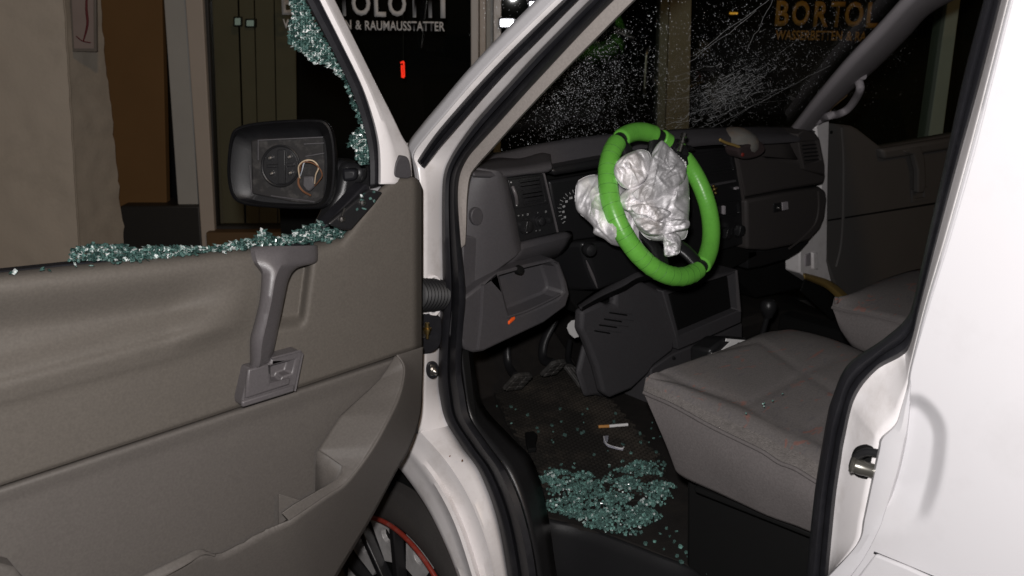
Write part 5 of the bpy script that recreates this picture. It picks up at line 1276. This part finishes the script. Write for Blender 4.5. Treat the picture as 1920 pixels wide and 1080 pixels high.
# green wrap in stretches between the gaps (angles counted anticlockwise)
marks = [('spinner', ang(1278, 266)), ('top', ang(1227, 232)), ('left', ang(1163, 262)), ('low', ang(1236, 497)), ('right', ang(1325, 512))]
aT = ang(1232, 232); aL = ang(1160, 262); aB = ang(1250, 500); aR = ang(1318, 512); aS0 = ang(1258, 246); aS1 = ang(1288, 282)
def wrap(a0, a1):
    while a1 < a0: a1 += 2 * math.pi
    n_ = max(12, int((a1 - a0) * 60)); pts = arc(a0, a1, n_)
    rad = [ST * (1.0 + .007 * math.sin(i * 2.1) + .022 * noise.noise(pts[i] * 40)) for i in range(n_)]
    rad[0] *= .9; rad[-1] *= .9
    return tube('green_wrap', pts, rad, GREEN, sw_, n=18, up=WN)
w_ = .035
wrap(aS0 + .02, aT - .06)
wrap(aT + .07, aL - .05)
wrap(aL + .05, aR - .05)
wrap(aR + .06, aS1 + 2 * math.pi - .0 if aS1 < aR else aS1)
# overlap lines of the wrap tape
# spinner knob clamp
sk = part('spinner_knob', van)
am = ang(1274, 266); e = E1 * math.cos(am) + E2 * math.sin(am); tdir = e.cross(WN)
tube('clamp_band', [SWC + e * SR + tdir * d for d in (-.016, -.008, 0, .008, .016)], ST * 1.08, BLK, sk, n=18, up=WN)
kp = SWP(1277, 274, .02)
kax = (SWP(1271, 295, .03) - SWP(1281, 258, .045)).normalized()
lathe('knob_stem', kp + kax * -.03, kax, ((0, .0075), (.008, .008), (.010, .0055), (.018, .0055), (.020, .010), (.025, .010), (.027, .007), (.046, .0072)), METAL, sk, n=16)
box('clamp_block', SWP(1276, 300, .022), E1 * .015 - E2 * .006, E2 * .011 + E1 * .004, WN * .010, BLK, sk, .004)
for i in range(5):
    for j in range(3):
        lathe('bead', SWP(1268 + i * 4.2 + j * .4, 292 + i * 3.6 + j * 4 - 2, .034), WN, ((-.0024, .0003), (-.0016, .0022), (0, .0028), (.0016, .0022), (.0024, .0003)), PAPER, sk, n=7)
TAPE = mat('dark_tape_edge', (.05, .17, .025), rough=.5)
rt_ = random.Random(4)
for k_ in range(30):
    a_ = aL + .12 + k_ * .135 + rt_.uniform(-.03, .03)
    if a_ > (aR if aR > aL else aR + 2 * math.pi) - .12: break
    e_ = E1 * math.cos(a_) + E2 * math.sin(a_); cc_ = SWC + e_ * SR
    sk_ = rt_.uniform(-.15, .15); t_ = e_.cross(WN)
    tube('tape_edge', [cc_ + (e_ * math.cos(q) + WN * math.sin(q)) * (ST * 1.006) + t_ * sk_ * ST * math.sin(q) for q in [i * 6.283 / 20 for i in range(20)]], .00055, TAPE, sw_, n=4, closed=True)
# scribble on the tape
for pts in (((1222, 489), (1230, 485), (1234, 489)), ((1227, 480), (1229, 492), (1231, 497)), ((1222, 484), (1233, 492), (1236, 491)), ((1236, 484), (1231, 490))):
    pp = [SWP(u, v, ST * .82) for u, v in pts]
    tube('ink_scribble', cr(pp, 8), .0009, BLKM, sw_, n=5)

# ---- burst airbag: crumpled cloth lobes
ab = part('airbag', van)
def ridged(p, o):
    return 1 - abs(noise.noise(p)) * 2.0
def lobe(name, out, off, dome, amp, sc, seed, flat_edge=.02, ctr_=None, nr=46, na=190, fold=None, m=CLOTHW, nf=80):
    pts = cr([(a, b, 0) for a, b in out], na, True)
    cx = sum(p.x for p in pts) / na; cy = sum(p.y for p in pts) / na
    if ctr_: cx, cy = ctr_
    so = Vector((seed * 7.3, seed * 3.1, seed)); vs = []; fs = []
    rf_ = random.Random(seed * 13 + 5); us_ = [p.x for p in pts]; vv_ = [p.y for p in pts]; size = max(max(us_) - min(us_), max(vv_) - min(vv_))
    main = seed * 1.3 + .3; FL = []
    for q_ in range(nf):
        a_ = main + rf_.gauss(0, .55) if rf_.random() < .7 else rf_.uniform(0, 3.14)
        big = q_ < nf * .3
        FL.append((rf_.uniform(min(us_), max(us_)), rf_.uniform(min(vv_), max(vv_)), math.cos(a_), math.sin(a_), rf_.uniform(.18, .5) * size * (1 if big else .6),
                   (rf_.uniform(9, 18) if big else rf_.uniform(3.5, 8)), rf_.choice((1, 1, -1)) * (rf_.uniform(.5, 1.0) if big else rf_.uniform(.28, .75)), rf_.uniform(.12, .88)))
    def h(u, v, k):
        q = Vector((u / 34, v / 34, 0)) * sc + so
        wv = Vector((noise.noise(q * .8 + Vector((5, 1, 2))), noise.noise(q * .8 + Vector((1, 9, 4))), 0)) * 1.0
        q2 = q + wv * .9
        tri = lambda x: abs((x % 1.0) * 2 - 1)
        A0 = seed * 1.7 + .4
        n1 = noise.noise(Vector((q.x * .6, q.y * .6, 2.0)))
        z = .7 * n1
        uw = u + wv.x * 4; vw = v + wv.y * 4
        for (fu, fv, ca__, sa__, ln_, wd_, hh_, sk_) in FL:
            du = uw - fu; dv = vw - fv; al = du * ca__ + dv * sa__
            if abs(al) > ln_: continue
            d_ = -du * sa__ + dv * ca__
            if abs(d_) > wd_: continue
            x_ = d_ / wd_; x_ = max(-1, min(1, x_ )); pk = sk_ * 2 - 1
            rr__ = (x_ + 1) / (pk + 1) if x_ < pk else (1 - x_) / (1 - pk)
            z += hh_ * rr__ * (1 - (al / ln_) ** 2)
        z = amp * .72 * (z + .15 * noise.noise(q * 4.5) - .2)
        if fold:
            for (ax_, ay_, bx_, by_, hh_, ww_) in fold:
                sgn = (bx_ - ax_) * (v - ay_) - (by_ - ay_) * (u - ax_); L_ = math.hypot(bx_ - ax_, by_ - ay_); s_ = sgn / L_
                d_ = segd(u, v, (ax_, ay_), (bx_, by_))
                z += hh_ * math.exp(-d_ / ww_) * (1 if s_ > 0 else -.4)
        return z
    for side in (1, -1):
        for j in range(nr + 1):
            k = j / nr
            for i in range(na):
                p = pts[i]; u = cx + (p.x - cx) * k; v = cy + (p.y - cy) * k
                dm = dome * math.sqrt(max(0, 1 - k ** 2.6)) * side * (1 if side > 0 else .6)
                e_ = min(1, (1 - k) * 6)
                vs.append(SWP(u, v, off + dm + h(u, v, k) * (.25 + .75 * e_) * (1 if side > 0 else .4)))
    st_ = (nr + 1) * na
    for s in (0, 1):
        for j in range(nr):
            for i in range(na):
                a = s * st_ + j * na + i; b = s * st_ + j * na + (i + 1) % na
                f = [a, b, b + na, a + na]; fs.append(f if s == 0 else f[::-1])
    for i in range(na):
        a = nr * na + i; b = nr * na + (i + 1) % na; fs.append([a, b, st_ + b, st_ + a])
    return raw(name, vs, fs, m, ab, sharp=0)
lobe('airbag_lobe', [(1081, 345), (1090, 335), (1108, 328), (1128, 329), (1150, 338), (1175, 350), (1200, 380), (1210, 420), (1205, 455), (1190, 466), (1172, 464), (1148, 459), (1132, 448), (1113, 438), (1112, 425), (1095, 408), (1082, 395), (1078, 375)], -.07, .05, .012, 1.0, 1)
lobe('airbag_lobe', [(1158, 372), (1180, 350), (1220, 330), (1262, 310), (1286, 320), (1292, 350), (1293, 388), (1292, 400), (1290, 430), (1283, 448), (1262, 450), (1240, 452), (1220, 450), (1205, 440), (1190, 420), (1180, 400), (1165, 390)], -.005, .045, .013, 1.25, 2, nf=130)
lobe('airbag_lobe', [(1152, 312), (1160, 299), (1176, 288), (1196, 281), (1212, 282), (1220, 292), (1222, 320), (1212, 338), (1196, 350), (1180, 354), (1166, 350), (1156, 338), (1151, 325)], .02, .034, .010, 1.3, 3, nf=60)
lobe('airbag_flap', [(1239, 264), (1248, 268), (1258, 278), (1272, 292), (1284, 308), (1287, 320), (1282, 338), (1266, 356), (1248, 370), (1228, 376), (1208, 378), (1192, 372), (1186, 362), (1200, 350), (1212, 336), (1218, 314), (1224, 284)], .045, .016, .0075, 1.9, 4, nf=110, m=mat('shiny_airbag_lining', (.66, .65, .66), rough=.42, spec=.4, var=.08, vscale=30))
lobe('airbag_tail', [(1243, 440), (1258, 436), (1272, 440), (1277, 450), (1276, 468), (1270, 477), (1256, 481), (1246, 479), (1245, 462)], .03, .016, .009, 2.0, 5, nr=24, na=100)
lobe('airbag_fold', [(1182, 388), (1200, 382), (1222, 386), (1248, 392), (1258, 400), (1244, 412), (1230, 416), (1212, 404), (1192, 400)], .05, .012, .008, 1.6, 6, nr=24, na=120)
lobe('airbag_fold', [(1190, 412), (1214, 408), (1240, 416), (1272, 410), (1292, 414), (1290, 428), (1268, 434), (1246, 440), (1222, 442), (1204, 434)], .046, .014, .010, 1.8, 7, nr=24, na=120)

# ================================================================ small things on the cab floor
rnd = random.Random(21)
def crumbs(name, poly, n_, r, zf, label=None, cat=None, pile=0.0, clus=0.0, seed=3):
    rnd = random.Random(seed); bm = bmesh.new(); us = [p[0] for p in poly]; vv = [p[1] for p in poly]; c_ = 0; tries = 0
    while c_ < n_ and tries < n_ * 60:
        tries += 1
        u = rnd.uniform(min(us), max(us)); v = rnd.uniform(min(vv), max(vv))
        if not inpoly(u, v, poly): continue
        nz = noise.noise(Vector((u / 26, v / 12, seed)))
        if clus and nz + rnd.uniform(-.22, .22) < clus: continue
        p = aZ(u, v, zf); rr_ = r * rnd.uniform(.6, 1.3); c_ += 1
        p.z += rr_ * .4 + rnd.random() * pile * max(0, nz + .3)
        k = rnd.choice((4, 5, 5, 6)); a0 = rnd.random() * 6
        rot = Matrix.Rotation(rnd.gauss(0, .55), 3, Vector((rnd.uniform(-1, 1), rnd.uniform(-1, 1), .1)).normalized())
        f = []; b = []
        for i in range(k):
            t = a0 + i * 6.283 / k + rnd.uniform(-.3, .3); q = rr_ * rnd.uniform(.75, 1.15)
            f.append(bm.verts.new(p + rot @ Vector((q * math.cos(t), q * math.sin(t), rr_ * .55)))); b.append(bm.verts.new(p + rot @ Vector((q * .95 * math.cos(t), q * .95 * math.sin(t), -rr_ * .4))))
        bm.faces.new(f); bm.faces.new(b[::-1])
        for i in range(k): bm.faces.new((f[i], b[i], b[(i + 1) % k], f[(i + 1) % k]))
    bmesh.ops.recalc_face_normals(bm, faces=bm.faces)
    me = bpy.data.meshes.new(name); bm.to_mesh(me); bm.free(); o = link(name, me, CRUMB, None, 'stuff')
    if label: tag(o, label, cat)
    return o
pile = [(1022, 888), (1040, 874), (1075, 880), (1110, 890), (1150, 885), (1185, 868), (1225, 868), (1262, 895), (1268, 915), (1262, 945), (1240, 985), (1205, 992), (1165, 1004), (1130, 992), (1085, 975), (1045, 965), (1012, 962), (1020, 930)]
def clumps(name, poly, nc, per, r, zf, label, cat, seed):
    rnd = random.Random(seed); bm = bmesh.new(); us = [p[0] for p in poly]; vv = [p[1] for p in poly]; k_ = 0
    side = FAC_R; fwd = FAC_N
    while k_ < nc:
        u = rnd.uniform(min(us), max(us)); v = rnd.uniform(min(vv), max(vv))
        if not inpoly(u, v, poly): continue
        k_ += 1; c = aZ(u, v, zf); a = rnd.uniform(.006, .028); b = a * rnd.uniform(.35, .6); tl = rnd.uniform(-.25, .25)
        for _ in range(int(per * a * b / (.02 * .011)) + 2):
            t = rnd.random() * 6.283; q = math.sqrt(rnd.random()); hgt = .011 * math.sqrt(max(0, 1 - q * q)) * rnd.random()
            d = side * math.cos(t) * q * a + fwd * math.sin(t) * q * b
            p = c + d; p.z += r * .5 + hgt + max(0, d.dot(side)) * tl * 0 
            rr_ = r * rnd.uniform(.6, 1.35); kk = rnd.choice((4, 4, 5)); a0 = rnd.random() * 6
            rot = Matrix.Rotation(rnd.gauss(0, .8), 3, Vector((rnd.uniform(-1, 1), rnd.uniform(-1, 1), .2)).normalized()); f = []; g = []
            for i in range(kk):
                an = a0 + i * 6.283 / kk + rnd.uniform(-.3, .3); w2_ = rr_ * rnd.uniform(.75, 1.15)
                f.append(bm.verts.new(p + rot @ Vector((w2_ * .8 * math.cos(an), w2_ * .8 * math.sin(an), rr_ * .6)))); g.append(bm.verts.new(p + rot @ Vector((w2_ * math.cos(an), w2_ * math.sin(an), -rr_ * .5))))
            bm.faces.new(f); bm.faces.new(g[::-1])
            for i in range(kk): bm.faces.new((f[i], g[i], g[(i + 1) % kk], f[(i + 1) % kk]))
    bmesh.ops.recalc_face_normals(bm, faces=bm.faces)
    me = bpy.data.meshes.new(name); bm.to_mesh(me); bm.free(); tag(link(name, me, CRUMB, None, 'stuff'), label, cat)
pile2 = [(1022, 888), (1045, 878), (1085, 884), (1120, 905), (1150, 890), (1195, 872), (1232, 872), (1258, 895), (1256, 925), (1240, 965), (1205, 990), (1165, 1003), (1125, 992), (1080, 972), (1045, 962), (1018, 956), (1040, 930), (1022, 910)]
clumps('broken_glass', pile2, 165, 24, .0033, FZ + .012, 'heap of greenish broken window glass on the cab floor by the sill', 'broken glass', 14)
crumbs('loose_glass', [(930, 760), (1010, 770), (1100, 765), (1220, 770), (1270, 900), (1200, 880), (1030, 880), (960, 800)], 46, .0042, FZ + .013, 'scattered single crumbs of broken glass on the rubber mat', 'broken glass', clus=-.3, seed=8)
crumbs('step_glass', [(1190, 1000), (1260, 985), (1330, 1080), (1240, 1060)], 16, .0042, FZ + .002, 'few glass crumbs lying on the dark floor edge near the seat base', 'broken glass', clus=-.4, seed=5)
ci = thing('cigarette', 'unlit white cigarette with brown filter lying on the rubber mat', 'cigarette')
c0 = aZ(1122, 800, FZ + .020); c1 = aZ(1142, 799, FZ + .020); c2 = aZ(1177, 796, FZ + .020)
tube('filter', [c0, c1], .0042, TAN, ci, n=12); tube('paper_tube', [c1 + (c2 - c1) * .004, c2], .0041, PAPER, ci, n=12)
wr = thing('plastic_wrapper', 'crumpled clear plastic wrapper just below the cigarette on the mat', 'wrapper')
for pts in (((1131, 818), (1141, 817), (1140, 826), (1136, 834), (1132, 830)), ((1134, 832), (1145, 836), (1166, 840), (1170, 837), (1168, 845), (1158, 843), (1140, 838))):
    sl_ = [aZ(u, v, FZ + .016 + .006 * rnd.random()) for u, v in pts]; slab('wrapper_fold', sl_, (0, 0, .0006), WRAP, wr)
tube('wrapper_edge', cr([aZ(u, v, FZ + .02) for u, v in ((1132, 818), (1136, 830), (1146, 836), (1165, 841), (1170, 838))], 16), .0012, PAPER, wr, n=5)
bk = thing('plastic_fragment', 'black broken plastic piece lying on the mat near the sill', 'fragment')
slab('fragment_body', [aZ(u, v, FZ + .016) for u, v in [(984, 818), (1000, 815), (1008, 822), (1004, 838), (1006, 848), (990, 850), (986, 836)]], (0, 0, .012), BLKM, bk, .003)
# crumbs on the seat
crumbs('seat_glass', [(1392, 778), (1398, 782), (1504, 724), (1500, 720)], 6, .0019, .982, 'tiny glass crumbs caught along the driver seat seam', 'broken glass', seed=2)
